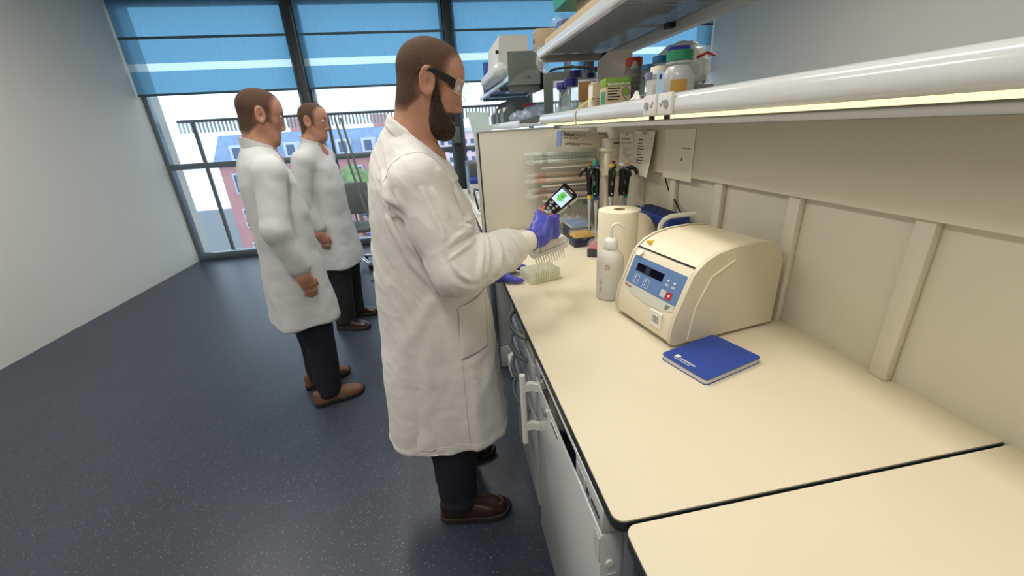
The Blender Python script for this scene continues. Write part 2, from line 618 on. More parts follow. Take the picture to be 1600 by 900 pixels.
# roller blinds
BLM = blind_material()
BARM = mat('blind_bar', (70, 96, 108), rough=0.5)
BANDM = blind_material('pale_hem_band', (222, 236, 236), (232, 242, 240), 0.5, (214, 234, 236))
for i, (a, b) in enumerate(bays):
    lab = ['blue roller blind by the side wall', 'blue roller blind behind the head of the man', 'blue roller blind above the far shelf',
           'blue roller blind beyond the bottle shelf'][i] + ', half lowered'
    t = thing('roller_blind', lab, 'roller blind', ((a + b) / 2, YF - 0.13, CEIL), group='window blinds')
    w = (b - a) / 2 - 0.02
    zb = 2.18 - CEIL
    for za_, zb_, nm_, mm_ in ((-0.05, zb + 0.345, 'fabric', BLM), (zb + 0.26, zb, 'fabric', BLM), (zb + 0.345, zb + 0.26, 'hem_band', BANDM)):
        MB().sheet(lambda u, v: (-w + 2 * w * u, 0.006 * math.sin(9 * u), za_ + (zb_ - za_) * v), 24, 4).build(nm_, mm_, t)
    MB().cyl((-w, 0, -0.04), (w, 0, -0.04), 0.028).build('roller', WHITE, t)
    MB().box(-w, w, -0.010, 0.010, zb - 0.014, zb + 0.012, 0.004).build('bottom_bar', BARM, t)
    MB().box(-w, w, -0.007, -0.002, zb + 0.60, zb + 0.628).build('seam_bar', BARM, t)
    
# outdoor rail with the fringe of short slats below it
t = thing('balcony_rail', 'dark outdoor rail with a fringe of short pale slats', 'railing', (0.3, YF + 0.55, 1.9))
MB().box(X0, X1 + 1, YF + 0.53, YF + 0.57, 1.875, 1.912, 0.004).build('rail', MULL, t, True)
mb = MB()
x = X0
while x < X1 + 1:
    mb.box(x, x + 0.024, YF + 0.54, YF + 0.556, 1.735, 1.877)
    x += 0.052
fr = mb.build('slat_fringe', mat('pale_slats', (214, 232, 240), rough=0.6), t, True)
fr['kind'] = 'stuff'
MB().box(X0, X1 + 1, YF + 0.35, YF + 0.75, -0.2, -0.05).build('ledge', GREY, t, True)
for px_ in (-3.4, -1.56, 0.39, 2.36, 4.6):
    MB().box(px_ - 0.02, px_ + 0.02, YF + 0.53, YF + 0.57, -0.06, 1.88).build('post', MULL, t, True)

# ------------------------------------------------------------------ city outside
SLATER = mat('blue_slate_roof', (128, 152, 186), rough=0.7, var=0.12, vscale=2)
BRICKR = mat('red_brick_far', (200, 142, 140), rough=0.9, var=0.1, vscale=1.5)
PINKW = mat('pale_pink_render', (238, 204, 208), rough=0.9, var=0.04, vscale=0.6)
STONE = mat('pale_stone', (206, 212, 222), rough=0.9)
WING = mat('far_window_glass', (70, 92, 128), rough=0.25)
t = thing('slate_roof_house', 'house across the street with a blue slate roof and pale dormers', 'building', (-6.5, 32, -9))
MB().box(-14, -1.2, 30, 36, -9, 0.35).build('brick_wall', BRICKR, t, True)
MB().prism([(29.7, 0.35), (31.6, 2.15), (34.4, 2.15), (36.3, 0.35)], -14.2, -1.0, 'x').build('roof', SLATER, t, True)
for i in range(7):
    cx_ = -12.6 + i * 1.62
    d = MB().box(cx_ - 0.42, cx_ + 0.42, 29.8, 31.2, 0.55, 1.5, 0.03).build('dormer', STONE, t, True)
    MB().box(cx_ - 0.24, cx_ + 0.24, 29.77, 29.82, 0.7, 1.35).build('dormer_window', WING, d, True)
for r_ in range(3):
    for i in range(8):
        cx_ = -13 + i * 1.5
        w_ = MB().box(cx_ - 0.36, cx_ + 0.36, 29.96, 30.02, -1.5 - r_ * 2.3, -0.2 - r_ * 2.3).build('window', STONE, t, True)
        MB().box(cx_ - 0.28, cx_ + 0.28, 29.94, 29.98, -1.4 - r_ * 2.3, -0.3 - r_ * 2.3).build('window_glass', WING, w_, True)
for cx_ in (-9.4, -3.8):
    MB().box(cx_ - 0.5, cx_ + 0.5, 32.4, 33.4, 1.9, 3.0).build('chimney', BRICKR, t, True)
t = thing('pink_office_block', 'pale pink building with rows of small square windows', 'building', (3, 30, -9))
MB().box(-0.9, 3.4, 26, 34, -9, 1.55).build('facade_wall', PINKW, t, True)
MB().box(-1.0, 3.5, 25.9, 34.1, 1.5, 1.72).build('parapet', STONE, t, True)
wme = None
for r_ in range(12):
    for i in range(9):
        cx_ = -0.55 + i * 0.45
        cz = 0.95 - r_ * 0.5
        MB().box(cx_ - 0.11, cx_ + 0.11, 25.97, 26.02, cz - 0.13, cz + 0.13).build('window', WING, t, True)
t = thing('red_brick_block', 'red brick block beside the pink building across the street', 'building', (9, 30, -9))
MB().box(3.6, 14, 27, 36, -9, 0.9).build('brick_wall', BRICKR, t, True)
MB().box(3.5, 14.1, 26.9, 36.1, 0.85, 1.1).build('parapet', STONE, t, True)
for r_ in range(4):
    for i in range(8):
        cx_ = 4.5 + i * 1.2
        MB().box(cx_ - 0.3, cx_ + 0.3, 26.95, 27.02, -0.6 - r_ * 1.9, 0.4 - r_ * 1.9).build('window', WING, t, True)
struct(MB().box(-60, 60, YF + 1.2, 80, -9.3, -9).build('ground_outside', mat('asphalt', (120, 122, 126), rough=0.9)), 'street level ground outside the windows', 'ground')
LEAF = mat('tree_leaves', (116, 140, 88), rough=0.8, var=0.3, vscale=3)
for k, (tx, ty, tz, rr_) in enumerate(((-4.7, 24, 0.0, 1.0), (-2.9, 23, -0.9, 1.1))):
    t = thing('street_tree', ['green street tree in front of the slate roofed house', 'smaller street tree beside the pink building'][k], 'tree', (tx, ty, -9))
    def leaf(P, tx=tx, ty=ty, tz=tz, rr_=rr_):
        return s_ell(P, (tx, ty, tz - rr_), (rr_, rr_, rr_ * 1.1))
    sdf_obj('crown', leaf, (tx - 1.6, ty - 1.6, tz - 3), (tx + 1.6, ty + 1.6, tz + 1), 0.12, LEAF, t, 1, lambda v, n: 0.22 * pnoise(v, 2.2) + 0.12 * pnoise(v, 5))
    MB().cyl((0, 0, 0), (0, 0, 9 + tz - 1.6), 0.16, 0.1).build('trunk', CARD, t)

# ------------------------------------------------------------------ bench: worktops, spine, divider
def rounded(x0, x1, y0, y1, r, which):
    """polygon in plan; which lists the rounded corners: bl br tr tl"""
    pts = []
    for nm, cx_, cy_, a0 in (('bl', x0, y0, PI), ('br', x1, y0, 1.5 * PI), ('tr', x1, y1, 0), ('tl', x0, y1, 0.5 * PI)):
        if nm in which:
            ox = cx_ + (r if cx_ == x0 else -r)
            oy = cy_ + (r if cy_ == y0 else -r)
            for k in range(7):
                a = a0 + k * PI / 12
                pts.append((ox + r * math.cos(a), oy + r * math.sin(a)))
        else:
            pts.append((cx_, cy_))
    return pts
ZT = 0.91
def worktop(y0, y1, corners, label, xf_=0.225):
    t = thing('worktop', label, 'worktop', (0.6, (y0 + y1) / 2, ZT - 0.03))
    MB().prism(rounded(xf_ + 0.002, 1.05, y0 + 0.002, y1, 0.02, corners), ZT - 0.003, ZT).build('laminate_top', CREAM, t, True, ang=30)
    MB().prism(rounded(xf_, 1.05, y0, y1, 0.022, corners), ZT - 0.024, ZT - 0.003).build('edge_band', EDGE, t, True, ang=30)
worktop(0.460, 2.634, ('bl',), 'long cream laminate worktop with a dark front edge')
worktop(-1.3, 0.453, ('tl',), 'nearer cream worktop beyond the joint, mostly out of view', 0.236)

t = thing('wall_right', 'cream bench spine with a raised service panel and pale ribs', 'bench spine', (1.05, 1.0, 0), kind='structure')
MB().box(1.05, 1.11, -1.3, 2.70, 0, 1.53).build('spine_board', CREAMP, t, True)
MB().box(1.012, 1.05, -1.3, 2.62, 1.315, 1.53, 0.006).build('service_panel', mat('service_panel_paint', (214, 208, 190), rough=0.5), t, True)
MB().box(1.005, 1.05, -1.3, 2.62, 1.535, 1.556, 0.003).build('service_panel_cap', GREY, t, True)
for y in (2.35, 2.03, 1.72, 1.40, 1.05, 0.7, 0.3):
    MB().box(1.028, 1.05, y - 0.022, y + 0.022, ZT, 1.315, 0.005).build('rib', CREAMP, t, True)

t = thing('bench_divider', 'cream upright divider panel at the far end of the worktop', 'divider', (0.65, 2.66, ZT))
MB().box(0.262, 1.048, 2.645, 2.675, 0.60, 1.537, 0.002).build('board', CREAMP, t, True)
MB().box(0.236, 0.252, 2.637, 2.685, 0.60, 1.54, 0.003).build('edge_post', LGREY, t, True)
MB().box(0.252, 0.263, 2.65, 2.67, 0.60, 1.53).build('edge_groove', DGREY, t, True)
MB().box(0.236, 1.048, 2.64, 2.68, 1.535, 1.543, 0.002).build('cap_strip', LGREY, t, True)

# under the worktop
t = thing('under_bench_panel', 'light grey upright panel below the worktop beside the coat', 'panel', (0.6, 2.42, 0))
MB().box(0.262, 1.04, 2.40, 2.43, 0.175, 0.88, 0.003).build('upper_board', LGREY, t, True)
MB().box(0.262, 1.04, 2.395, 2.43, 0.012, 0.170, 0.003).build('lower_board', LGREY, t, True)
MB().box(0.232, 0.258, 2.385, 2.44, 0.0, 0.88, 0.003).build('frame_post', ALU, t, True)
MB().box(0.262, 0.9, 2.39, 2.41, 0.0, 0.012).build('floor_strip', DGREY, t, True)
t = thing('floor_socket', 'small white angular socket housing at the foot of the grey panel', 'socket', (0.36, 2.31, 0))
MB().prism([(-0.05, 0.02), (0.07, 0.02), (0.07, 0.11), (0.0, 0.14), (-0.05, 0.11)], -0.07, 0.07, 'y').build('housing', WHITE, t)
MB().box(-0.03, 0.05, -0.074, -0.068, 0.04, 0.1).build('cover', LGREY, t)
MB().box(-0.04, 0.06, -0.05, 0.05, 0.0, 0.02).build('foot', DGREY, t)

# drawer pedestal
t = thing('drawer_pedestal', 'light grey drawer pedestal with curved grey handles under the worktop', 'drawers', (0.5, 1.42, 0))
MB().box(0.262, 0.80, 1.19, 1.63, 0.09, 0.868, 0.004).build('body', LGREY, t, True)
for k, (za, zb) in enumerate([(0.775, 0.864), (0.665, 0.769), (0.545, 0.659), (0.095, 0.539)]):
    d = MB().box(0.244, 0.262, 1.194, 1.626, za, zb, 0.003).build('drawer', WHITEG, t, True)
    zc = zb - 0.035
    path = []
    for q in range(13):
        a = q / 12
        path.append((0.244 - 0.040 * math.sin(PI * a) ** 0.6, 1.285 + 0.25 * a, zc))
    MB().tube(path, 0.0095, 8).build('handle', SLATE, d, True)
for cx_, cy_ in ((0.31, 1.25), (0.31, 1.57), (0.74, 1.25), (0.74, 1.57)):
    c = MB().box(cx_ - 0.012, cx_ + 0.012, cy_ - 0.012, cy_ + 0.012, 0.055, 0.09).build('castor_fork', BLACK, t, True)
    MB().cyl((cx_ - 0.014, cy_, 0.033), (cx_ + 0.014, cy_, 0.033), 0.033).build('castor_wheel', BLACK, c, True)

# fridge
t = thing('undercounter_fridge', 'white undercounter laboratory fridge with a bar handle and black display strip', 'fridge', (0.55, 0.80, 0))
FX = 0.222
MB().box(FX + 0.06, 0.86, 0.515, 1.075, 0.10, 0.874, 0.006).build('cabinet_body', WHITEG, t, True)
d = MB().box(FX, FX + 0.052, 0.512, 1.066, 0.150, 0.812, 0.007).build('door', WHITEG, t, True)
MB().box(FX + 0.052, FX + 0.061, 0.52, 1.06, 0.156, 0.806).build('door_seal', DGREY, d, True)
hb = MB().cyl((0.176, 1.04, 0.580), (0.176, 1.04, 0.842), 0.0095, None, 14).build('handle', WHITE, d, True)
for zc in (0.635, 0.785):
    path = [(0.176, 1.04, zc), (0.186, 1.038, zc + 0.012), (0.202, 1.034, zc + 0.017), (FX + 0.002, 1.03, zc + 0.010)]
    MB().sheet(lambda u, v, path=path: tuple(Vector(path[round(u * 3)]) + Vector((0, 0, 0.026 * (v - 0.5)))), 3, 1, 0.016).build('handle_bracket', WHITE, hb, True)
MB().cyl((FX + 0.002, 0.935, 0.775), (FX - 0.009, 0.935, 0.775), 0.012).build('lock_barrel', METAL, d, True)
lb = MB().box(FX - 0.001, FX + 0.001, 0.80, 0.875, 0.782, 0.800).build('door_label', PAPER, d, True)
for k in range(8):
    MB().box(FX - 0.0016, FX - 0.0009, 0.806 + k * 0.008, 0.811 + k * 0.008, 0.786, 0.796).build('label_print', INK, lb, True)
MB().box(FX - 0.001, FX + 0.001, 0.515, 0.545, 0.735, 0.80).build('blank_sticker', mat('aged_sticker', (196, 194, 186), rough=0.7), d, True)
MB().cyl((FX + 0.020, 0.513, 0.735), (FX + 0.020, 0.507, 0.735), 0.008).build('hinge_plug', WHITE, d, True)
lb = MB().box(FX + 0.016, FX + 0.036, 0.5095, 0.512, 0.61, 0.70).build('barcode_label', LGREY, d, True)
for k in range(9):
    MB().box(FX + 0.018, FX + 0.029, 0.5085, 0.5096, 0.62 + k * 0.006, 0.62 + k * 0.006 + (0.0035 if k % 3 else 0.002)).build('barcode_bar', INK, lb, True)
for k in range(2):
    MB().box(FX + 0.018 + 0.007 * k, FX + 0.021 + 0.007 * k, 0.5085, 0.5096, 0.682, 0.692).build('barcode_digit', INK, lb, True)
MB().box(FX + 0.031, FX + 0.034, 0.5085, 0.5096, 0.64, 0.692).build('barcode_line', INK, lb, True)
cp = MB().box(FX + 0.002, FX + 0.062, 0.512, 1.066, 0.818, 0.881, 0.004).build('control_panel', WHITEG, t, True)
MB().box(FX - 0.0005, FX + 0.003, 0.665, 0.985, 0.828, 0.872).build('display_strip', BLACKG, cp, True)
lb = MB().box(FX + 0.0008, FX + 0.003, 0.60, 0.655, 0.832, 0.862).build('rating_label', LGREY, cp, True)
for k in range(4):
    MB().box(FX + 0.0002, FX + 0.0009, 0.605, 0.64 + 0.005 * (k % 2), 0.836 + k * 0.006, 0.8385 + k * 0.006).build('label_print', INKG, lb, True)
MB().box(FX + 0.0004, FX + 0.003, 0.582, 0.598, 0.838, 0.850).build('small_logo', INK, cp, True)
for k in range(7):
    MB().box(FX + 0.0004, FX + 0.003, 0.525 + k * 0.0065, 0.529 + k * 0.0065, 0.843, 0.849 + 0.002 * (k % 2)).build('small_lettering', INK, cp, True)
MB().box(FX + 0.07, 0.80, 0.53, 1.06, 0.0, 0.10).build('plinth', DGREY, t, True)

# near end frame between the two worktops
t = thing('bench_end_frame', 'grey aluminium bench end frame beside the fridge hinge side', 'bench frame', (0.3, 0.47, 0))
MB().box(0.262, 0.285, 0.455, 0.498, 0, 0.879, 0.003).build('post', ALU, t, True)
MB().box(0.285, 0.293, 0.46, 0.495, 0, 0.879).build('groove', DGREY, t, True)
MB().box(0.293, 1.04, 0.455, 0.498, 0, 0.879, 0.003).build('side_board', LGREY, t, True)
t = thing('base_cabinet', 'grey base cabinet under the nearer worktop', 'cabinet', (0.5, 0, 0))
MB().box(0.275, 1.04, -1.2, 0.44, 0.08, 0.878, 0.004).build('body', LGREY, t, True)
for k in range(3):
    d = MB().box(0.258, 0.275, 0.43 - 0.54 * (k + 1), 0.425 - 0.54 * k, 0.1, 0.87, 0.003).build('door', GREY, t, True)
    MB().tube([(0.258, 0.33 - 0.54 * k, 0.6), (0.225, 0.33 - 0.54 * k, 0.62), (0.225, 0.33 - 0.54 * k, 0.74), (0.258, 0.33 - 0.54 * k, 0.76)], 0.007, 8).build('handle', SLATE, d, True)
MB().box(0.32, 1.0, -1.2, 0.43, 0.0, 0.08).build('plinth', DGREY, t, True)

# ------------------------------------------------------------------ shelves over the bench
PROFW = mat('white_shelf_profile', (222, 224, 222), rough=0.18, coat=0.4)
LEDM = lamp_material('led_diffuser', (255, 236, 180), 1.3)
ZS = 1.6005
t = thing('lower_shelf', 'white lower shelf with a rounded glossy front profile and light strip below', 'shelf', (0.8, 1.2, 1.56))
prof = [(0.60, 1.566)]
for k in range(9):
    a = PI + k * PI / 8
    prof.append((0.612 + 0.014 * math.cos(-a) , 1.587 + 0.026 * math.sin(-a)))
prof = [(0.64, 1.558), (0.606, 1.558), (0.599, 1.566), (0.5965, 1.580), (0.598, 1.596), (0.604, 1.606), (0.613, 1.610), (0.622, 1.607), (0.626, 1.600), (0.64, 1.600)]
MB().prism(prof, -1.3, 2.435, 'y').build('front_profile', PROFW, t, True, ang=50)
MB().box(0.64, 1.02, -1.3, 2.43, 1.572, 1.600).build('board', LGREY, t, True)
MB().box(0.598, 0.645, 2.432, 2.446, 1.553, 1.613, 0.006).build('end_cap', ACRYL, t, True)
MB().box(0.625, 0.66, -1.2, 2.40, 1.549, 1.5585, 0.003).build('light_strip', LEDM, t, True)
MB().box(0.672, 0.70, -1.25, 2.41, 1.531, 1.572, 0.003).build('strip_housing', DGREY, t, True)
for y in (1.135, 1.055):
    c = MB().box(0.588, 0.6, y - 0.034, y + 0.034, 1.558, 1.612, 0.005).build('shelf_clip', WHITE, t, True)
    MB().cyl((0.589, y + 0.012 * (1 if y > 1.1 else -1), 1.585), (0.585, y + 0.012 * (1 if y > 1.1 else -1), 1.585), 0.010, None, 18).build('clip_button', GREY, c, True)
    yy = y - 0.014 * (1 if y > 1.1 else -1)
    MB().tube([(0.587, yy + 0.008, 1.588), (0.587, yy, 1.580), (0.587, yy - 0.010, 1.594)], 0.0013, 5).build('tick_mark', GREY, c, True)
    MB().cyl((0.60, y, 1.548), (0.60, y, 1.558), 0.008).build('clip_screw', BLACK, c, True)
for y in (2.36, 0.3):
    MB().prism([(0.66, 1.572), (1.0, 1.572), (1.0, 1.545), (0.68, 1.556)], y - 0.006, y + 0.006, 'y').build('bracket', GREY, t, True)
strip = area_light('under_shelf_light', (0.645, 0.6, 1.546), (0.04, 3.4), 3.7, (1.0, 0.91, 0.74))

t = thing('upper_shelf', 'upper shelf of ribbed grey glass in a white rail', 'shelf', (0.8, 1.2, 1.9))
MB().box(0.63, 0.99, -1.3, 2.44, 1.905, 1.912).build('glass_panel', reeded_material(), t, True)
MB().prism([(0.632, 1.897), (0.604, 1.893), (0.598, 1.903), (0.598, 1.93), (0.606, 1.936), (0.612, 1.93), (0.612, 1.914), (0.632, 1.914)], -1.3, 2.46, 'y').build('front_rail', PROFW, t, True, ang=50)
MB().box(0.99, 1.03, -1.3, 2.45, 1.868, 1.914, 0.004).build('rear_rail', LGREY, t, True)
MB().box(0.605, 1.03, 2.42, 2.446, 1.872, 1.906, 0.003).build('end_beam', mat('warm_grey_beam', (150, 142, 136), rough=0.5), t, True)
MB().box(0.605, 1.03, 1.02, 1.045, 1.876, 1.904, 0.003).build('cross_beam', GREY, t, True)
for y in (2.40, 1.75):
    MB().box(0.96, 0.99, y - 0.02, y + 0.02, 1.885, 1.905).build('glass_clip', BLACK, t, True)

for y, lab in ((2.36, 'grey steel post carrying both shelves at their far end'), (0.3, 'grey steel post carrying both shelves near the viewer')):
    t = thing('shelf_post', lab, 'post', (1.035, y, 1.557))
    MB().box(-0.004, 0.03, -0.02, 0.02, 0, 0.75, 0.003).build('post', GREY, t)
    for k in range(8):
        MB().box(-0.0045, -0.0035, -0.004, 0.004, 0.05 + 0.09 * k, 0.075 + 0.09 * k).build('slot', BLACK, t)
# ------------------------------------------------------------------ things on the bench
# deep-well block
t = thing('deep_well_block', 'milky deep-well block standing under the row of pipette tips', 'well block', (0.392, 1.675, ZT), (0, 0, math.radians(15)))
MILK = mat('milky_plastic', (244, 242, 214), rough=0.3, clear=0.18, spec=0.6)
MILK2 = mat('milky_well_walls', (244, 244, 226), rough=0.25, clear=0.2)
MB().box(-0.078, 0.078, -0.056, 0.056, 0.0, 0.010, 0.003).build('skirt', MILK, t)
MB().box(-0.075, 0.075, -0.053, 0.053, 0.010, 0.038, 0.004).build('body', MILK, t)
mb = MB()
for k in range(13):
    x = -0.072 + k * 0.012
    mb.box(x - 0.0011, x + 0.0011, -0.051, 0.051, 0.036, 0.052)
for k in range(9):
    y = -0.050 + k * 0.0125
    mb.box(-0.073, 0.073, y - 0.0011, y + 0.0011, 0.036, 0.0515)
mb.build('well_walls', MILK2, t, smooth=False)
mb = MB()
for k in range(12):
    x = -0.066 + k * 0.012
    mb.box(x - 0.0045, x + 0.0045, -0.0555, -0.052, 0.008, 0.048, 0.0015)
for k in range(8):
    y = -0.044 + k * 0.0125
    mb.box(-0.0775, -0.074, y - 0.0045, y + 0.0045, 0.008, 0.048, 0.0015)
    mb.box(0.074, 0.0775, y - 0.0045, y + 0.0045, 0.008, 0.048, 0.0015)
mb.build('well_fronts', MILK2, t)

# wash bottle
HAZE = mat('hazy_polythene', (226, 224, 214), rough=0.4, clear=0.22, spec=0.4)
t = thing('wash_bottle', 'translucent white wash bottle with a bent spout', 'wash bottle', (0.60, 1.385, ZT))
MB().lathe([(0.0, 0.0), (0.046, 0.0), (0.051, 0.006), (0.051, 0.150), (0.049, 0.165), (0.042, 0.180), (0.030, 0.192), (0.022, 0.198), (0.022, 0.204), (0.0, 0.204)], 32).build('body', HAZE, t)
c = MB().lathe([(0.0, 0.200), (0.026, 0.200), (0.027, 0.206), (0.026, 0.228), (0.020, 0.236), (0.008, 0.240), (0.0, 0.240)], 28).build('cap', WHITE, t)
path = [(0.0, 0, 0.236), (-0.001, 0, 0.262), (0.002, 0, 0.279), (0.012, -0.002, 0.290), (0.026, -0.004, 0.290), (0.042, -0.006, 0.280), (0.058, -0.009, 0.268)]
MB().tube(path, [0.0062, 0.006, 0.0058, 0.0055, 0.005, 0.004, 0.0025], 10).build('spout', WHITE, c)
a = math.radians(236)
ring = [(0.0515 * math.cos(a + 0.16 * math.cos(q * PI / 8)), 0.0515 * math.sin(a + 0.16 * math.cos(q * PI / 8)), 0.138 + 0.0085 * math.sin(q * PI / 8)) for q in range(16)]
sy = MB().tube(ring, 0.0008, 5, closed=True).build('warning_mark', RED, t)
MB().tube([(0.0515 * math.cos(a - .09), 0.0515 * math.sin(a - .09), 0.143), (0.0515 * math.cos(a + .09), 0.0515 * math.sin(a + .09), 0.133)], 0.0008, 5).build('mark_bar', RED, sy)
a = math.radians(207)
MB().tube([(0.0513 * math.cos(a + .12 * dx_), 0.0513 * math.sin(a + .12 * dx_), 0.075 + dz_) for dx_, dz_ in ((0, .012), (1, 0), (0, -.012), (-1, 0))], 0.0007, 5, closed=True).build('hazard_diamond', INK, t)
for k in range(5):
    MB().tube([(0.0513 * math.cos(a - .1), 0.0513 * math.sin(a - .1), 0.055 - k * .004), (0.0513 * math.cos(a + .12), 0.0513 * math.sin(a + .12), 0.055 - k * .004)], 0.0006, 4).build('print_line', INKG, t)

# paper towel roll
TOWEL = mat('paper_towel', (236, 226, 202), rough=0.9, bump=0.25, bscale=140)
t = thing('paper_towel_roll', 'tall cream paper towel roll with its end sheet peeling away', 'paper roll', (0.785, 1.73, ZT))
MB().lathe([(0.024, 0.0), (0.094, 0.0), (0.095, 0.004), (0.095, 0.262), (0.093, 0.268), (0.024, 0.268), (0.024, 0.0)], 44).build('roll', TOWEL, t)
MB().lathe([(0.021, 0.002), (0.026, 0.002), (0.026, 0.2695), (0.021, 0.2695), (0.021, 0.002)], 24).build('core', mat('core_card', (150, 130, 100), rough=0.9), t)
MB().sheet(lambda u, v: (0.055 + 0.11 * u, -0.079 + 0.02 * u - 0.015 * math.sin(PI * u), v * (0.262 - 0.004 * u - 0.13 * u ** 2.2)), 18, 6, 0.0012).build('loose_sheet', TOWEL, t)

# tip boxes
def tip_box(label, loc, rz, w, d, h, base, lidm, topm, inset=None, blue_row=None):
    t = thing('tip_box', label, 'tip box', loc, (0, 0, rz), 'pipette tip boxes')
    MB().box(-w / 2, w / 2, -d / 2, d / 2, 0, h, 0.004).build('base', base, t)
    MB().box(-w / 2 + 0.004, w / 2 - 0.004, -d / 2 + 0.004, d / 2 - 0.004, h, h + 0.008).build('tip_deck', topm, t)
    if blue_row:
        mb = MB()
        for i in range(10):
            for j in range(6):
                x = -w / 2 + 0.012 + i * (w - 0.024) / 9
                y = -d / 2 + 0.010 + j * (d - 0.02) / 5
                mb.cyl((x, y, h + 0.006), (x, y, h + 0.022), 0.004, 0.0035, 6)
        mb.build('tips', blue_row, t)['kind'] = 'stuff'
    MB().box(-w / 2 - 0.001, w / 2 + 0.001, -d / 2 - 0.001, d / 2 + 0.001, h + 0.002, h + 0.034, 0.006).build('lid', lidm, t)
    MB().box(-0.012, 0.012, -d / 2 - 0.004, -d / 2, h - 0.012, h + 0.014, 0.001).build('latch', ACRYL, t)
    for sx in (-1, 1):
        MB().box(sx * w * 0.28 - 0.003, sx * w * 0.28 + 0.003, -d / 2 - 0.003, -d / 2, 0.006, h - 0.008, 0.001).build('rib', base, t)
    return t
CLB = mat('clear_lid', (224, 230, 236), rough=0.1, clear=0.86)
tip_box('dark tip box holding pale blue tips, behind the yellow one', (0.775, 2.30, ZT), 0, 0.125, 0.16, 0.075, NAVY, CLB, LGREY, None, mat('pale_blue_tips', (120, 160, 206), rough=0.4))
tip_box('navy tip box showing a deck of yellow tips under a clear lid', (0.745, 2.13, ZT), 0.03, 0.118, 0.10, 0.052, NAVY, CLB, YELLOW, None, YELLOW)
tip_box('dark grey tip box with a pink deck, beside the towel roll', (0.768, 1.905, ZT), -0.55, 0.118, 0.09, 0.045, mat('charcoal_box', (58, 60, 66), rough=0.4), CLB, mat('pink_deck', (214, 130, 140), rough=0.4), None, mat('pink_tips', (222, 150, 156), rough=0.4))

# clear box in front of the rack
t = thing('clear_storage_box', 'clear plastic storage box with dark clips behind the tip boxes', 'storage box', (0.748, 2.47, ZT))
def hollow(mb, w, d, h, th=0.003):
    mb.box(-w / 2, w / 2, -d / 2, -d / 2 + th, 0, h).box(-w / 2, w / 2, d / 2 - th, d / 2, 0, h)
    mb.box(-w / 2, -w / 2 + th, -d / 2, d / 2, 0, h).box(w / 2 - th, w / 2, -d / 2, d / 2, 0, h).box(-w / 2, w / 2, -d / 2, d / 2, 0, th)
    return mb
hollow(MB(), 0.25, 0.16, 0.17).build('body', ACRYL, t)
MB().box(-0.13, 0.13, -0.085, 0.085, 0.17, 0.182, 0.003).build('lid', ACRYL, t)
for sx in (-0.02, 0.10):
    MB().tube([(sx, -0.07, 0.188), (sx + 0.02, -0.088, 0.186), (sx + 0.03, -0.094, 0.165)], 0.005, 6).build('clip', NAVY, t)
MB().sheet(lambda u, v: (-0.1 + 0.2 * u, -0.06 + 0.12 * v, 0.03 + 0.04 * noise.noise((u * 5, v * 5, 1)) + 0.05), 12, 10, 0.001).build('crumpled_bag', FILM, t)

# pipette rack with wrapped serological pipettes
t = thing('pipette_rack', 'clear acrylic rack with three shelves against the cream divider', 'rack', (0.76, 2.5, ZT))
MB().box(0.9825, 0.9875, 2.44, 2.63, ZT, 1.385).build('side_sheet', ACRYL, t, True)
MB().box(0.6025, 0.6075, 2.606, 2.63, ZT, 1.385).build('corner_post', ACRYL, t, True)
EDGEAC = mat('acrylic_edge', (236, 234, 220), rough=0.15, clear=0.25)
for z in (1.118, 1.208, 1.315):
    sh = MB().box(0.60, 0.99, 2.44, 2.63, z - 0.0025, z + 0.0025).build('shelf_sheet', ACRYL, t, True)
    MB().box(0.60, 0.99, 2.436, 2.441, z - 0.004, z + 0.004).build('bright_edge', EDGEAC, sh, True)
MB().box(0.60, 0.99, 2.625, 2.632, ZT, 1.385).build('back_sheet', ACRYL, t, True)
random.seed(9)
GRAD = {'clear': (mat('pale_pipette', (216, 220, 204), rough=0.2, clear=0.3), INK), 'orange': (mat('peach_pipette', (228, 196, 160), rough=0.2, clear=0.25), mat('orange_print', (206, 120, 66), rough=0.6)),
        'pink': (mat('rose_pipette', (222, 190, 172), rough=0.2, clear=0.25), mat('rose_print', (170, 104, 92), rough=0.6))}
names = {'clear': ['topmost pale wrapped pipette under the glove box', 'pale wrapped pipette sloping across the top rack shelf', 'lower pale wrapped pipette on the top rack shelf', 'pale wrapped pipette at the back of the top rack shelf'],
         'orange': ['upper orange marked wrapped pipette on the middle rack shelf', 'front orange marked wrapped pipette on the middle rack shelf', 'rear orange marked wrapped pipette on the middle rack shelf'],
         'pink': ['upper rose marked wrapped pipette on the lowest rack shelf', 'front rose marked wrapped pipette on the lowest rack shelf', 'rear rose marked wrapped pipette on the lowest rack shelf']}
slots = [('clear', 0, 2.540, 1.398, 1.372, .0115), ('clear', 1, 2.495, 1.392, 1.372, .0115), ('clear', 2, 2.462, 1.350, 1.343, .0115), ('clear', 3, 2.575, 1.352, 1.345, .012),
         ('orange', 0, 2.512, 1.268, 1.262, .0120), ('orange', 1, 2.468, 1.237, 1.236, .0125), ('orange', 2, 2.56, 1.236, 1.236, .0120),
         ('pink', 0, 2.514, 1.176, 1.171, .0115), ('pink', 1, 2.468, 1.146, 1.145, .012), ('pink', 2, 2.565, 1.146, 1.146, .012)]
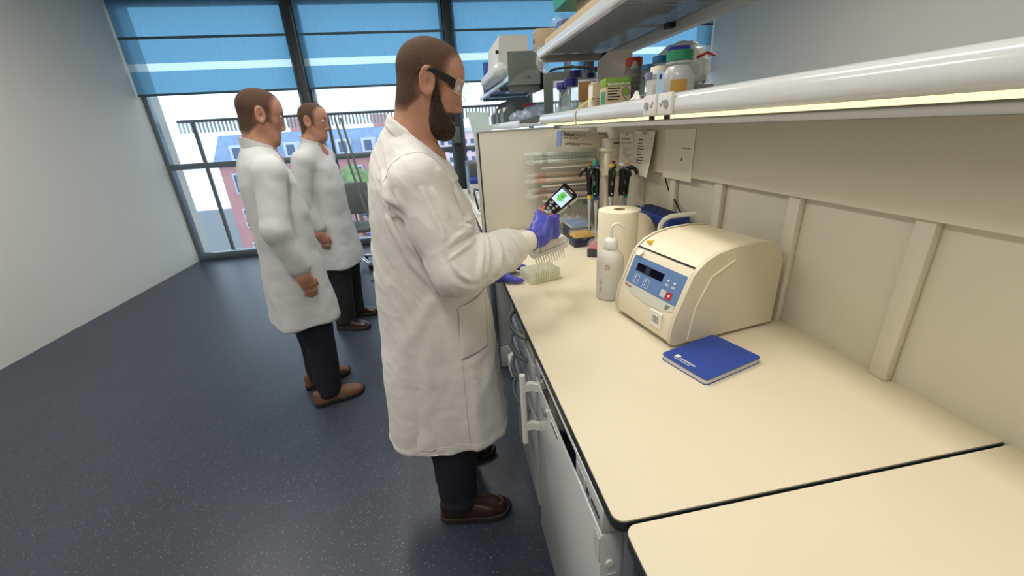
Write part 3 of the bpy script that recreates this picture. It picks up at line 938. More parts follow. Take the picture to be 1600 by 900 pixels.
for kind, i, y, za, zb, r in slots:
    m1, m2 = GRAD[kind]
    xa = 0.512 + random.uniform(-0.008, 0.02)
    t = thing('serological_pipette', names[kind][i], 'pipette', (xa, y, za), (0, math.atan2(za - zb, 0.42), random.uniform(-.03, .03)), 'wrapped pipettes in the acrylic rack')
    MB().tube([(0.05, 0, 0), (0.09, 0, 0), (0.43, 0, 0)], [r * 0.75, r, r], 12).build('barrel', m1, t)
    if kind == 'clear':
        MB().cyl((0.11, 0, 0), (0.14, 0, 0), r * 1.03, None, 12).build('colour_band', mat('grey_green_band', (128, 138, 128), rough=.5), t)
    else:
        MB().cyl((0.07, 0, 0), (0.125, 0, 0), r * 1.03, None, 12).build('colour_band', m2, t)
    for q in range(9):
        x = 0.165 + q * 0.026
        MB().tube([(x, -r * 1.04 * math.cos(b_), r * 1.04 * math.sin(b_)) for b_ in (-0.2, 0.3, 0.8)], 0.0011, 4, False).build('graduation', m2, t)
        MB().box(x + 0.006, x + 0.011, -r * 1.06, -r * 0.96, -0.002, 0.003).build('numeral', m2, t)
    def wrap(u, v, r=r, y=y):
        a = 2 * PI * v
        k = 1 + 0.25 * noise.noise((u * 9, math.cos(a) * 1.3 + y * 30, math.sin(a) * 1.3)) * (1.6 if u < 0.18 else 0.5)
        fl = 1.0 - 0.55 * max(0, 0.14 - u) / 0.14
        return (u * 0.435, r * 1.35 * k * math.cos(a) * (1.25 if u < .15 else 1), r * 1.3 * k * math.sin(a) * fl)
    MB().sheet(wrap, 30, 10, 0.0).build('wrapper', FILM, t)

# glove box
t = thing('glove_box', 'tilted white carton of gloves lying on top of the rack', 'glove box', (0.89, 2.48, 1.460), (0, math.radians(5.5), 0.02))
GB = mat('glove_carton', (226, 216, 200), rough=0.6)
MB().box(-0.163, 0.163, -0.035, 0.06, -0.046, 0.046, 0.002).build('carton', GB, t)
MB().box(-0.166, -0.1625, -0.034, 0.059, -0.045, 0.045).build('blue_end', mat('blue_carton_end', (112, 140, 190), rough=0.5), t)
MB().box(0.118, 0.1635, -0.0362, -0.0345, 0.008, 0.0465).build('orange_patch', mat('amber_print', (196, 116, 28), rough=0.6), t)
MB().box(0.160, 0.1665, -0.036, 0.05, -0.047, 0.047).build('dark_end', INK, t)
MB().box(-0.163, -0.150, -0.0362, -0.0345, 0.038, 0.046).build('orange_tab', YELLOW, t)
text('fisher', 0.030, INK, t, (-0.150, -0.0355, 0.014), name='brand_lettering', bold=0.0006)
text('brand', 0.030, INKG, t, (-0.087, -0.0355, 0.014), name='brand_lettering')
for x0_, x1_ in ((-0.150, -0.128), (-0.119, -0.098), (-0.090, -0.062)):
    MB().box(x0_, x1_, -0.0358, -0.0348, 0.000, 0.007).build('small_print', INKG, t)
text('NITRILE', 0.017, INK, t, (-0.140, -0.0355, -0.034), name='product_lettering', bold=0.0005)
for k in range(2):
    MB().box(-0.078, -0.078 + (0.105, 0.03)[k], -0.0358, -0.0348, -0.028 - k * 0.007, -0.0245 - k * 0.007).build('small_print', INK, t)
MB().box(0.06, 0.112, -0.0358, -0.0348, 0.033, 0.037).build('small_print', INKG, t)
MB().box(0.095, 0.135, -0.0358, -0.0348, -0.032, -0.026).build('small_print', INK, t)
MB().box(0.138, 0.143, -0.0368, -0.0360, 0.028, 0.034).build('patch_print', PAPER, t)
MB().box(0.133, 0.148, -0.0368, -0.0360, 0.018, 0.022).build('patch_print', PAPER, t)

t = thing('spare_carton', 'white carton behind the knob of the pipette stand', 'carton', (1.0, 2.36, ZT + 0.40))
MB().box(-0.03, 0.03, -0.09, 0.08, 0.0, 0.15, 0.002).build('carton', GB, t)
MB().box(-0.021, 0.02, -0.092, -0.0895, 0.122, 0.133).build('print_line', INKG, t)
for k in range(3):
    MB().box(-0.012 + k * 0.013, -0.007 + k * 0.013, -0.092, -0.0895, 0.05, 0.055).build('print_dot', INKG, t)
MB().box(-0.03, 0.03, -0.09, 0.08, -0.403, 0.0, 0.002).build('lower_carton', GB, t)

# pipette carousel
t = thing('pipette_stand', 'cream pipette carousel with a round knob on its post', 'pipette stand', (0.86, 2.06, ZT))
IVORY = mat('ivory_plastic', (226, 220, 200), rough=0.4)
MB().lathe([(0, 0), (0.050, 0), (0.050, 0.012), (0.03, 0.03), (0.016, 0.05), (0, 0.05)], 32).build('foot', IVORY, t)
MB().lathe([(0, 0.04), (0.015, 0.04), (0.013, 0.40), (0.019, 0.44), (0.017, 0.505), (0, 0.505)], 20).build('post', IVORY, t)
MB().lathe([(0, 0.497), (0.026, 0.497), (0.040, 0.506), (0.040, 0.512), (0.034, 0.517), (0, 0.518)], 28).build('knob', IVORY, t)
mb = MB()
mb.lathe([(0.018, 0.396), (0.070, 0.388), (0.073, 0.396), (0.070, 0.408), (0.018, 0.412)], 36)
mb.build('ring', IVORY, t)
for k in range(7):
    a = k * 2 * PI / 7 + 0.3
    MB().lathe([(0.0, 0.372), (0.018, 0.376), (0.026, 0.392), (0.026, 0.400), (0, 0.40)], 14, (0.048 * math.cos(a), 0.048 * math.sin(a), 0)).build('holder_cup', IVORY, t)
btn = [('yellow', YELLOW), ('blue', BLUE), ('orange', ORANGE), ('red', RED), ('peach', mat('peach_button', (226, 186, 140), rough=.4)), ('white', WHITE)]
angs = [-1.75, -2.55, -3.15, 0.9, -0.62, -1.12]
lowc = [None, BLUE, YELLOW, None, GREEN, None]
desc = ['black pipette with a yellow button facing forward on the carousel', 'black pipette with a blue collar and blue button on the carousel', 'black pipette with an orange button at the edge of the carousel',
        'black pipette with a red button at the back of the carousel', 'black pipette with a peach button and a broad finger hook', 'black pipette with a white button near the wall panel']
def micropipette(label, ang, bm_, lc):
    p = thing('micropipette', label, 'micropipette', (0.86 + 0.096 * math.cos(ang), 2.06 + 0.096 * math.sin(ang), ZT + 0.12), (0, 0, ang), 'pipettes on the carousel')
    MB().tube([(0, 0, 0.165), (0.0, 0, 0.185), (0.002, 0, 0.23), (0.004, 0, 0.275), (0.003, 0, 0.295), (0, 0, 0.303)], [0.0125, 0.0155, 0.0165, 0.018, 0.019, 0.013], 14).build('handle', BLACK, p)
    MB().tube([(0.008, 0, 0.294), (0.022, 0, 0.300), (0.040, 0, 0.294), (0.050, 0, 0.280), (0.053, 0, 0.264)], [0.012, 0.012, 0.010, 0.008, 0.005], 8).build('finger_hook', BLACK, p)
    MB().cyl((0, 0, 0.300), (0, 0, 0.318), 0.006, None, 10).build('plunger', WHITE, p)
    MB().lathe([(0, 0.314), (0.013, 0.314), (0.0145, 0.320), (0.012, 0.326), (0, 0.327)], 16).build('button', bm_, p)
    MB().lathe([(0, 0.150), (0.0120, 0.150), (0.0130, 0.168), (0, 0.168)], 14).build('collar', lc or LGREY, p)
    MB().tube([(0, 0, 0.155), (0, 0, 0.10), (0, 0, 0.07), (0, 0, -0.02)], [0.0105, 0.009, 0.006, 0.0035], 12).build('shaft', mat('pale_grey_plastic', (176, 180, 186), rough=.4), p)
    MB().box(0.0165, 0.0195, -0.003, 0.003, 0.225, 0.245, 0.001).build('volume_window', GREY, p)
    MB().box(0.0145, 0.0172, -0.004, 0.004, 0.178, 0.186, 0.001).build('sticker', LGREY, p)
for k in range(6):
    micropipette(desc[k], angs[k], btn[k][1], lowc[k])
t = thing('green_strap', 'green strap looped over the pipette carousel', 'strap', (0.765, 2.04, 1.275))
MB().sheet(lambda u, v: (-0.022 + 0.05 * u + 0.018 * math.sin(u * 6) + 0.022 * (v - .5), -0.03 + 0.03 * (v - 0.5), 0.07 - 0.17 * u + 0.012 * math.cos(u * 9)), 16, 3, 0.003).build('band', GREEN, t)
MB().lathe([(0, 0.10), (0.020, 0.10), (0.016, 0.122), (0.006, 0.135), (0, 0.136)], 14, (0.012, -0.02, -0.030)).build('green_cap', GREEN, t)

# papers on the service panel
def sheet_on_panel(label, y0, y1, z0, z1, off, curl, lines, tape=True, m=PAPER, slant=0.0):
    t = thing('paper_notice', label, 'notice', (1.012, (y0 + y1) / 2, z1), group='papers on the service panel')
    def P(u, v, e=0.0):
        y = y1 + (y0 - y1) * u + slant * v
        z = z1 + (z0 - z1) * v
        return (1.011 - off - curl * (max(0, u - 0.35) ** 2) * (0.3 + v) - 0.25 * curl * v * v - e, y, z)
    MB().sheet(P, 14, 10, 0.0006).build('sheet', m, t, True)
    for (u0, u1, v, h_, mm) in lines:
        MB().sheet(lambda a, b: P(u0 + (u1 - u0) * a, v + h_ * b, 0.0009), 5, 1, 0.0).build('print_line', mm, t, True)
    if tape:
        MB().sheet(lambda a, b: P(0.42 + 0.2 * a, -0.04 + 0.12 * b, 0.0014), 3, 2, 0.0).build('tape', mat('yellow_tape_clear', (214, 204, 150), rough=.4, clear=.35), t, True)
    return t
L1 = [(0.1, 0.8, 0.15, 0.022, INK)] + [(0.08, 0.95 - 0.1 * (k % 3), 0.25 + 0.03 * k, 0.011, INKG) for k in range(2)] + [(0.08, 0.4, 0.36, 0.014, INK)] + [(0.25, 0.95 - 0.15 * (k % 4), 0.42 + 0.05 * k, 0.012, INKG) for k in range(11)]
sheet_on_panel('printed notice taped behind the curled list', 2.09, 2.255, 1.318, 1.487, 0.001, 0.0, L1)
L2 = [(0.25, 0.45, 0.18, 0.03, INK)] + [(0.22, 0.42 + 0.12 * ((k * 7) % 3) / 2 + (0.2 if k == 6 else 0), 0.27 + 0.063 * k, 0.018, INK) for k in range(8)] + \
     [(0.72 + 0.1 * (k % 2), 0.76 + 0.1 * (k % 2), 0.26 + 0.06 * (k // 2), 0.014, INKG) for k in range(8)] + [(0.8, 0.86, 0.16, 0.016, INKG)]
sheet_on_panel('curled typed checklist hanging from the service panel', 1.845, 2.07, 1.290, 1.500, 0.008, 0.045, L2)
sheet_on_panel('clear plastic pocket with a blank page at the edge of the panel', 1.55, 1.775, 1.30, 1.505, 0.001, 0.0, [(0.6, 0.9, 0.35, 0.02, INKG), (0.62, 0.66, 0.55, 0.06, INK)], False, mat('pocket_page', (222, 216, 196), rough=0.3))
t = tag(MB().tube([(1.035, 1.80, 1.315), (1.034, 1.785, 1.28), (1.033, 1.75, 1.24), (1.034, 1.69, 1.20), (1.035, 1.62, 1.14), (1.036, 1.58, 1.06), (1.036, 1.56, 0.98), (1.03, 1.55, 0.915)], 0.0035, 8).build('cable', BLACK), 'black cable hanging from the service panel', 'cable')

# blue tube rack on a clear tray
t = thing('clear_tray', 'clear box with an orange cap under the blue tube rack', 'tray', (0.99, 1.74, ZT))
hollow(MB(), 0.072, 0.30, 0.20).build('body', mat('smoky_acrylic', (176, 172, 150), rough=.15, clear=.45), t)
MB().box(-0.031, 0.031, -0.14, 0.14, 0.005, 0.15, 0.004).build('contents', mat('beige_contents', (170, 160, 132), rough=.7), t)
MB().box(-0.0375, 0.0375, -0.152, 0.152, 0.17, 0.178).build('yellow_band', YELLOW, t)
MB().lathe([(0, 0.16), (0.012, 0.16), (0.011, 0.195), (0, 0.196)], 14, (-0.052, 0.05, 0)).build('orange_cap', ORANGE, t)
t = thing('tube_rack', 'blue tube rack with clear tubes beside the service panel', 'tube rack', (0.975, 1.72, ZT + 0.201))
MB().box(-0.05, 0.05, -0.17, 0.17, 0, 0.045, 0.004).build('body', BLUE, t)
mb = MB()
for i in range(4):
    for j in range(14):
        mb.lathe([(0.008, 0.0455), (0.006, 0.0455), (0.006, 0.047), (0.008, 0.047), (0.008, 0.0455)], 8, (-0.039 + i * 0.026, -0.155 + j * 0.0238, 0))
mb.build('hole_rims', NAVY, t)['kind'] = 'stuff'
for k, (x, y) in enumerate(((-0.039, 0.15), (-0.013, 0.125), (-0.039, 0.10), (-0.013, 0.15))):
    tb = MB().lathe([(0, 0.02), (0.006, 0.03), (0.0065, 0.058), (0, 0.058)], 10, (x, y, 0)).build('tube', FILM, t)
    MB().lathe([(0, 0.057), (0.008, 0.057), (0.008, 0.064), (0, 0.064)], 10, (x, y, 0)).build('tube_cap', FILM, tb)

t = thing('tube_stand', 'white bent plastic pipe standing behind the centrifuge', 'stand', (0.87, 1.5, ZT))
MB().tube([(0, 0.02, 0.0), (0, 0.02, 0.20), (0.002, 0.015, 0.235), (0.012, 0.005, 0.258), (0.032, -0.005, 0.27), (0.07, -0.02, 0.275), (0.12, -0.04, 0.28)], 0.010, 12).build('pipe', WHITE, t)
MB().box(-0.04, 0.04, -0.03, 0.07, 0, 0.012, 0.004).build('base', WHITE, t)
t = thing('mini_vortex', 'small grey blue device with dark knobs behind the centrifuge', 'device', (0.965, 1.47, ZT))
MB().box(-0.055, 0.06, -0.06, 0.06, 0, 0.19, 0.012).build('body', mat('steel_blue_plastic', (132, 146, 170), rough=.4), t)
MB().cyl((-0.02, -0.02, 0.19), (-0.02, -0.02, 0.215), 0.022, 0.018).build('knob', BLACK, t)
MB().cyl((0.03, 0.02, 0.19), (0.03, 0.02, 0.225), 0.026, 0.022).build('knob', NAVY, t)
MB().tube([(-0.057, -0.05, 0.15), (-0.058, 0.0, 0.16), (-0.057, 0.05, 0.17)], 0.003, 6).build('strap', BLACK, t)

# centrifuge
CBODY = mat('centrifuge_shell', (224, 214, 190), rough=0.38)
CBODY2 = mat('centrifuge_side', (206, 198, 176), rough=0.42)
t = thing('benchtop_centrifuge', 'cream benchtop centrifuge with a sloping blue control panel', 'centrifuge', (0.567, 1.235, ZT), (0, 0, math.radians(9)))
# local: x = depth into the bench, y = 0 far side ... -0.27 near side, profile in x z
front = [(0.004, 0.018), (0.0, 0.03), (0.004, 0.070), (0.0100, 0.0975), (0.0185, 0.118), (0.0615, 0.222), (0.075, 0.238)]
lidp = [(0.078, 0.241), (0.10, 0.258), (0.14, 0.274), (0.20, 0.284), (0.28, 0.286), (0.36, 0.276)]
Wc = 0.27
MB().prism(front + [(0.10, 0.240), (0.38, 0.240), (0.385, 0.018)], -Wc, 0.0, 'y').build('housing', CBODY, t, ang=25)
lid = MB().prism(lidp + [(0.372, 0.25), (0.36, 0.2445), (0.082, 0.2435 - 0.0035)], -Wc + 0.003, -0.003, 'y').build('lid', CBODY, t, ang=25)
MB().prism([(0.072, 0.2385), (0.078, 0.2405), (0.365, 0.2445), (0.365, 0.238)], -Wc - 0.0005, 0.0005, 'y').build('lid_gap', BLACK, t)
side = [(x - 0.004 if i < 7 else x, z) for i, (x, z) in enumerate(front)] + [(0.10, 0.262), (0.14, 0.278), (0.20, 0.288), (0.28, 0.290), (0.36, 0.28), (0.392, 0.22), (0.392, 0.012), (0.01, 0.012)]
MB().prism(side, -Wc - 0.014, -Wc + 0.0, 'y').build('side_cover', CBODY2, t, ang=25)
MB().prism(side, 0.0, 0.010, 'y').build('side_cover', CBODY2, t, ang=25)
MB().tube([(0.06, -Wc - 0.014, 0.02), (0.075, -Wc - 0.015, 0.12), (0.12, -Wc - 0.015, 0.21), (0.2, -Wc - 0.015, 0.25)], 0.003, 6).build('side_crease', CBODY, t)
for x in (0.04, 0.34):
    for y in (-0.03, -Wc + 0.03):
        MB().cyl((x, y, 0), (x, y, 0.02), 0.014).build('rubber_foot', BLACK, t)
# sloping panel frame: from front[3] to front[6]
A = Vector((0.0185, 0, 0.118)); B = Vector((0.0615, 0, 0.222))
ex = Vector((0, -1, 0)); ey = (B - A).normalized(); ez = ex.cross(ey)
if ez.x > 0:
    ez = -ez
PM = Matrix(((ex.x, ey.x, ez.x, A.x), (ex.y, ey.y, ez.y, A.y), (ex.z, ey.z, ez.z, A.z), (0, 0, 0, 1)))
def on_panel(x0, x1, y0, y1, h0=0.0012, h1=0.003):
    return MB().box(x0, x1, y0, y1, h0, h1).xf(PM)
PBLUE = mat('panel_blue', (92, 124, 170), rough=0.4)
PGREY = mat('panel_grey', (196, 200, 186), rough=0.4)
pn = on_panel(0.012, 0.262, 0.010, 0.104, -0.0024, 0.0016).build('control_panel', PBLUE, t)
MB().prism([(0.012, 0.0095), (0.012, 0.0), (0.05, -0.016), (0.14, -0.026), (0.22, -0.02), (0.262, -0.008), (0.262, 0.0095)], -0.006, 0.0017, 'z').xf(PM).build('logo_strip', PGREY, t)
on_panel(0.042, 0.175, 0.058, 0.084, 0.0016, 0.0026).build('display_window', BLACKG, pn)
on_panel(0.088, 0.112, 0.057, 0.085, 0.0020, 0.0030).build('display_frame', mat('dark_blue_glass', (44, 56, 70), rough=.15), pn)
for x in (0.048, 0.100):
    ring = [(x, 0.018), (x + 0.026, 0.018), (x + 0.026, 0.046), (x, 0.046)]
    MB().tube([PM @ Vector((a, b, 0.0020)) for a, b in ring], 0.0008, 4, closed=True).build('key_outline', PAPER, pn)
    for k in range(2):
        on_panel(x + 0.007, x + 0.010, 0.023 + k * 0.012, 0.030 + k * 0.012, 0.0016, 0.0022).build('key_arrow', PAPER, pn)
on_panel(0.188, 0.210, 0.018, 0.040, 0.0016, 0.0030).build('start_key', LGREY, pn)
on_panel(0.214, 0.236, 0.018, 0.040, 0.0016, 0.0030).build('stop_key', RED, pn)
on_panel(0.222, 0.229, 0.026, 0.034, 0.0030, 0.0034).build('stop_mark', PAPER, pn)
for k in range(2):
    on_panel(0.196 + k * 0.028, 0.203 + k * 0.028, 0.068, 0.074, 0.0016, 0.0024).build('small_icon', PAPER, pn)
    on_panel(0.192 + k * 0.028, 0.206 + k * 0.028, 0.054, 0.060, 0.0016, 0.0021).build('icon_caption', LGREY, pn)
# the panel frame runs mirrored for text: rebuild an upright frame
def panel_text(body, size, m, x, y):
    M2 = PM @ Matrix.Translation((x, y, 0.0020))
    text(body, size, m, pn, (0, 0, 0), M=M2, name='brand_lettering', bold=0.0003)
panel_text('Thermo', 0.011, RED, 0.018, -0.003)
for k in range(3):
    on_panel(0.228, 0.246 - 0.004 * k, 0.000 - k * 0.005, 0.003 - k * 0.005, 0.0016, 0.0022).build('model_print', INK, pn)
# stickers
B2 = Vector((0.0615, 0, 0.222)); ey2 = (Vector((0.075, 0, 0.238)) - B2).normalized(); 
MB().cyl((0.058, -0.035, 0.2275), (0.0565, -0.035, 0.229), 0.012, None, 18).build('round_sticker', PAPER, t)
tr_ = MB().prism([(0.086, -0.045), (0.094, -0.018), (0.112, -0.036)], 0.2505, 0.2625, 'z').build('warning_triangle', YELLOW, lid)
lb = MB().box(-0.003, 0.004, -0.235, -0.185, 0.045, 0.095).build('inspection_label', PAPER, t)
for k in range(4):
    MB().box(-0.0036, -0.0029, -0.225, -0.195 - 0.004 * (k % 2), 0.060 + k * 0.006, 0.063 + k * 0.006).build('label_print', INKG, lb)

# blue booklet
t = thing('blue_booklet', 'blue booklet lying beside the centrifuge at the picture edge', 'booklet', (0.564, 0.917, ZT), (0, 0, math.radians(16)))
MB().prism(rounded(0.0, 0.21, -0.15, 0.0, 0.012, ('bl', 'tl', 'br', 'tr')), 0.001, 0.0145).build('pages', mat('page_block', (210, 206, 196), rough=.8), t)
MB().prism(rounded(-0.002, 0.212, -0.152, 0.002, 0.012, ('bl', 'tl', 'br', 'tr')), 0.0145, 0.018).build('cover', BLUE, t)
MB().prism(rounded(-0.002, 0.212, -0.152, 0.002, 0.012, ('bl', 'tl', 'br', 'tr')), 0.0, 0.0015).build('back_cover', BLUE, t)
MB().box(0.020, 0.033, -0.040, -0.026, 0.018, 0.0186).build('emblem', PAPER, t)
MB().box(0.020, 0.026, -0.095, -0.044, 0.018, 0.0185).build('title_print', LGREY, t)
MB().box(0.012, 0.015, -0.085, -0.03, 0.018, 0.0185).build('title_print', LGREY, t)

# ------------------------------------------------------------------ things on the lower shelf
def bottle(label, x, y, r, h, capm, glass=GLASS, capr=0.62, fill=0.35, caph=0.024, neck=0.5, lab=None, group='bottles on the lower shelf', z=ZS, sq=False):
    t = thing('reagent_bottle', label, 'bottle', (x, y, z), (0, 0, 0.3), group)
    hb = h - caph - 0.012
    MB().lathe([(0, 0), (r * 0.94, 0), (r, 0.004), (r, hb * 0.66), (r * 0.93, hb * 0.76), (r * neck * 1.1, hb * 0.95), (r * neck, hb), (r * neck, h - 0.008), (0, h - 0.008)], 8 if sq else 22).build('body', glass, t)
    if fill:
        MB().lathe([(0, 0.003), (r * 0.95, 0.004), (r * 0.95, hb * fill), (0, hb * fill)], 8 if sq else 20).build('contents', WATER, t)
    MB().lathe([(0, h - caph), (r * capr, h - caph), (r * capr, h - 0.002), (r * capr * 0.95, h), (0, h)], 22).build('cap', capm, t)
    MB().lathe([(r * neck * 1.15, h - caph - 0.008), (r * neck * 1.2, h - caph - 0.002)], 20).build('pour_ring', glass, t)
    if lab:
        def P(u, v):
            a = PI * 1.1 + 1.0 * u
            return ((r + 0.001) * math.cos(a), (r + 0.001) * math.sin(a), hb * (0.12 + 0.45 * v))
        MB().sheet(P, 8, 1, 0.0005).build('label', lab, t)
    return t
bottle('clear bottle with a navy cap at the end of the lower shelf', 0.668, 2.225, 0.041, 0.150, NAVYC, capr=0.68, caph=0.032)
bottle('clear bottle with a wide navy cap beside the brown carton', 0.680, 2.115, 0.045, 0.155, NAVYC, capr=0.76, caph=0.034, fill=0.3)
bottle('taller clear bottle with a navy cap behind the first two bottles', 0.77, 2.315, 0.046, 0.212, NAVYC, capr=0.74, caph=0.034)
bottle('clear bottle with a small navy cap half hidden behind a taller bottle', 0.885, 2.39, 0.04, 0.205, NAVYC)
bottle('conical clear bottle with a navy cap beside the grey card', 0.855, 2.20, 0.050, 0.212, NAVYC, capr=0.48, neck=0.36)

t = thing('brown_carton', 'brown card carton with a printed white label among the bottles', 'carton', (0.722, 1.985, ZS), (0, 0, -0.32))
MB().box(-0.045, 0.075, -0.055, 0.055, 0.045, 0.125, 0.002).build('upper_box', CARD, t)
MB().box(-0.042, 0.072, -0.052, 0.052, 0.0, 0.043, 0.002).build('lower_box', TAN, t)
lb = MB().box(-0.0468, -0.0445, -0.05, 0.05, 0.052, 0.118).build('label', mat('pinkish_label', (226, 214, 210), rough=.7), t)
for k in range(5):
    MB().box(-0.0474, -0.0467, -0.03, 0.04, 0.062 + k * 0.010, 0.066 + k * 0.010).build('label_print', INKG, lb)
MB().box(-0.0440, -0.0415, -0.045, 0.045, 0.004, 0.040).build('blue_label', mat('pale_blue_label', (186, 210, 230), rough=.6), t)
MB().box(0.010, 0.06, -0.0605, -0.0545, 0.02, 0.12).build('paper_flap', PAPER, t)

t = thing('grey_card', 'grey folded card leaning upright behind the green topped carton', 'card', (0.80, 1.885, ZS), (0, 0, -0.12))
MB().sheet(lambda u, v: (-0.075 + 0.15 * u, 0.02 * math.sin(PI * u) * (0.4 + v) - 0.02 * v, v * (0.235 if u > 0.35 else 0.19 + 0.045 * u / 0.35) + 0.0), 14, 8, 0.0025).build('card', PAPERG, t)

t = thing('spots_carton', 'small carton of sticker dots with a green top band', 'carton', (0.70, 1.62, ZS), (0, 0, -0.10))
MB().box(-0.048, 0.048, -0.03, 0.05, 0, 0.072, 0.001).build('carton', TAN, t)
MB().box(-0.0486, 0.0486, -0.0306, 0.0506, 0.072, 0.102, 0.001).build('green_band', GREENC, t)
text('TOUGH-SPOTS', 0.0128, PAPER, t, (0, -0.0312, 0.076), align='CENTER', name='product_lettering', bold=0.0003)
for k in range(9):
    MB().box(-0.036 + k * 0.008, -0.0315 + k * 0.008, -0.0314, -0.0304, 0.0910, 0.0975).build('small_print', mat('dull_green_print', (150, 176, 96), rough=.6), t)
for k in range(5):
    MB().box(-0.040, 0.008 - 0.006 * (k % 3), -0.0308, -0.0298, 0.064 - k * 0.0095, 0.068 - k * 0.0095).build('print_line', INK, t)
dot = MB().cyl((0.027, -0.0315, 0.052), (0.027, -0.0298, 0.052), 0.0115, None, 20).build('green_dot', GREENC, t)
MB().tube([(0.027 + 0.015 * math.cos(a), -0.031, 0.052 + 0.015 * math.sin(a)) for a in [k * 0.4 for k in range(-3, 9)]] + [(0.018, -0.031, 0.04), (0.036, -0.031, 0.02)], 0.0009, 5).build('tube_outline', INK, dot)
MB().box(-0.034, 0.008, -0.0308, -0.0298, 0.006, 0.012).build('print_line', INK, t)
MB().box(-0.0492, -0.0482, -0.02, 0.03, 0.012, 0.058).build('side_picture', GREEN, t)
t = thing('tape_carton', 'narrow tan carton squeezed beside the green topped carton', 'carton', (0.672, 1.745, ZS), (0, 0, -0.1))
MB().box(-0.025, 0.06, -0.03, 0.04, 0, 0.098, 0.001).build('carton', TAN, t)
MB().box(-0.0258, -0.0245, -0.028, 0.038, 0.01, 0.09).build('white_side', PAPER, t)
MB().box(0.004, 0.024, -0.0308, -0.0298, 0.06, 0.092).build('dark_patch', mat('olive_print', (96, 84, 40), rough=.7), t)
for k in range(3):
    MB().box(-0.01, 0.03, -0.0308, -0.0298, 0.018 + 0.01 * k, 0.022 + 0.01 * k).build('print_line', INKG, t)

bottle('grey bottle with a broad red screw cap', 0.855, 1.80, 0.040, 0.192, RED, mat('dull_grey_bottle', (132, 128, 124), rough=.5), capr=0.86, caph=0.032, neck=0.75, fill=0)
t = thing('spray_bottle', 'grey printed foil pack with a conical nozzle behind the green topped carton', 'bottle', (0.80, 1.675, ZS))
FOIL = mat('grey_foil_pack', (118, 112, 108), rough=.45, bump=.15, bscale=30)
MB().lathe([(0, 0), (0.038, 0), (0.042, 0.006), (0.042, 0.125), (0.036, 0.135), (0, 0.135)], 20).build('body', FOIL, t)
MB().lathe([(0, 0.132), (0.020, 0.134), (0.017, 0.142), (0.010, 0.156), (0.009, 0.164), (0, 0.165)], 18).build('nozzle', mat('nozzle_grey', (160, 156, 150), rough=.5), t)
MB().prism([(-0.050, 0.112), (-0.036, 0.112), (-0.030, 0.088)], -0.03, -0.01, 'y').build('pack_corner', LGREY, t)
for k in range(6):
    pp = [((0.0425) * math.cos(a), 0.0425 * math.sin(a), 0.022 + 0.018 * k) for a in (3.6, 4.0, 4.4, 4.8, 5.2)]
    MB().tube(pp, 0.0012, 4).build('print_line', LGREY, t)
MB().box(0.018, 0.032, -0.042, -0.034, 0.085, 0.125).build('black_patch', BLACK, t)

bottle('clear bottle with a green screw cap at the picture edge', 0.722, 1.225, 0.046, 0.128, GREEN, mat('cloudy_bottle', (206, 208, 206), rough=.2, clear=.35), capr=0.80, caph=0.026, neck=0.68, lab=mat('amber_label', (176, 134, 60), rough=.6), fill=0)
bottle('bottle with a royal blue cap behind the green capped one', 0.82, 1.40, 0.042, 0.165, mat('royal_cap', (38, 52, 160), rough=.4), mat('cloudy_bottle', (206, 208, 206)), capr=0.85, caph=0.030, neck=0.7, fill=0)
bottle('clear jar with a teal cap in front of the bag roll', 0.80, 1.555, 0.032, 0.135, TEAL, GLASS, capr=0.95, caph=0.018, neck=0.85)
bottle('clear jar with a teal cap beside the royal blue cap', 0.80, 1.475, 0.030, 0.15, mat('teal_cap', (34, 108, 158)), GLASS, capr=0.95, caph=0.020, neck=0.85)
bottle('small bottle with a cream screw cap in front of the green cap', 0.715, 1.330, 0.026, 0.102, IVORY, mat('cloudy_bottle', (206, 208, 206)), capr=0.95, caph=0.024, neck=0.8, fill=0)
bottle('tiny vial with amber liquid at the shelf front', 0.664, 1.292, 0.012, 0.082, mat('lilac_cap', (128, 128, 170), rough=.4), GLASS, capr=0.9, caph=0.018, neck=0.8, fill=0)
t = thing('amber_vials', 'low amber vial lying behind the tiny vial', 'vial', (0.70, 1.41, ZS))
MB().cyl((-0.03, 0, 0.012), (0.03, -0.01, 0.012), 0.012, None, 14).build('body', mat('amber_glass', (150, 84, 44), rough=.15, clear=.2), t)
MB().cyl((0.03, -0.01, 0.012), (0.042, -0.012, 0.012), 0.010, None, 14).build('cap', WHITE, t)
t = thing('blue_tag', 'pale blue paper strip standing against the green capped bottle', 'label strip', (0.655, 1.208, ZS))
MB().sheet(lambda u, v: (-0.010 + 0.02 * u, -0.006 * u, 0.078 * v * (1 - 0.06 * (2 * u - 1) ** 2) + 0.0), 6, 8, 0.001).build('strip', mat('pale_blue_paper', (196, 222, 238), rough=.5), t)
MB().sheet(lambda u, v: (-0.004 + 0.008 * u, -0.0045, 0.056 + 0.012 * v), 2, 2, 0.0004).build('print_mark', BLUE, t)
t = thing('white_tag', 'white paper strip standing beside the tiny vial', 'label strip', (0.652, 1.262, ZS))
MB().sheet(lambda u, v: (-0.009 + 0.018 * u, -0.004 * u, 0.058 * v), 6, 8, 0.001).build('strip', PAPER, t)
MB().sheet(lambda u, v: (-0.005 + 0.01 * u, -0.0025, 0.008 + 0.004 * v), 2, 1, 0.0004).build('print_mark', INKG, t)
t = thing('crumpled_tissue', 'crumpled white tissue on the shelf edge beside the carton', 'tissue', (0.662, 1.36, ZS))
MB().sheet(lambda u, v: (-0.02 + 0.045 * u, -0.03 + 0.06 * v, 0.004 + 0.038 * max(0, 1 - 2.2 * abs(u - 0.4)) * max(0, 1 - 1.6 * abs(v - 0.5)) + 0.010 * noise.noise((u * 6, v * 6, 3))), 14, 14, 0.0008).build('tissue', PAPER, t)
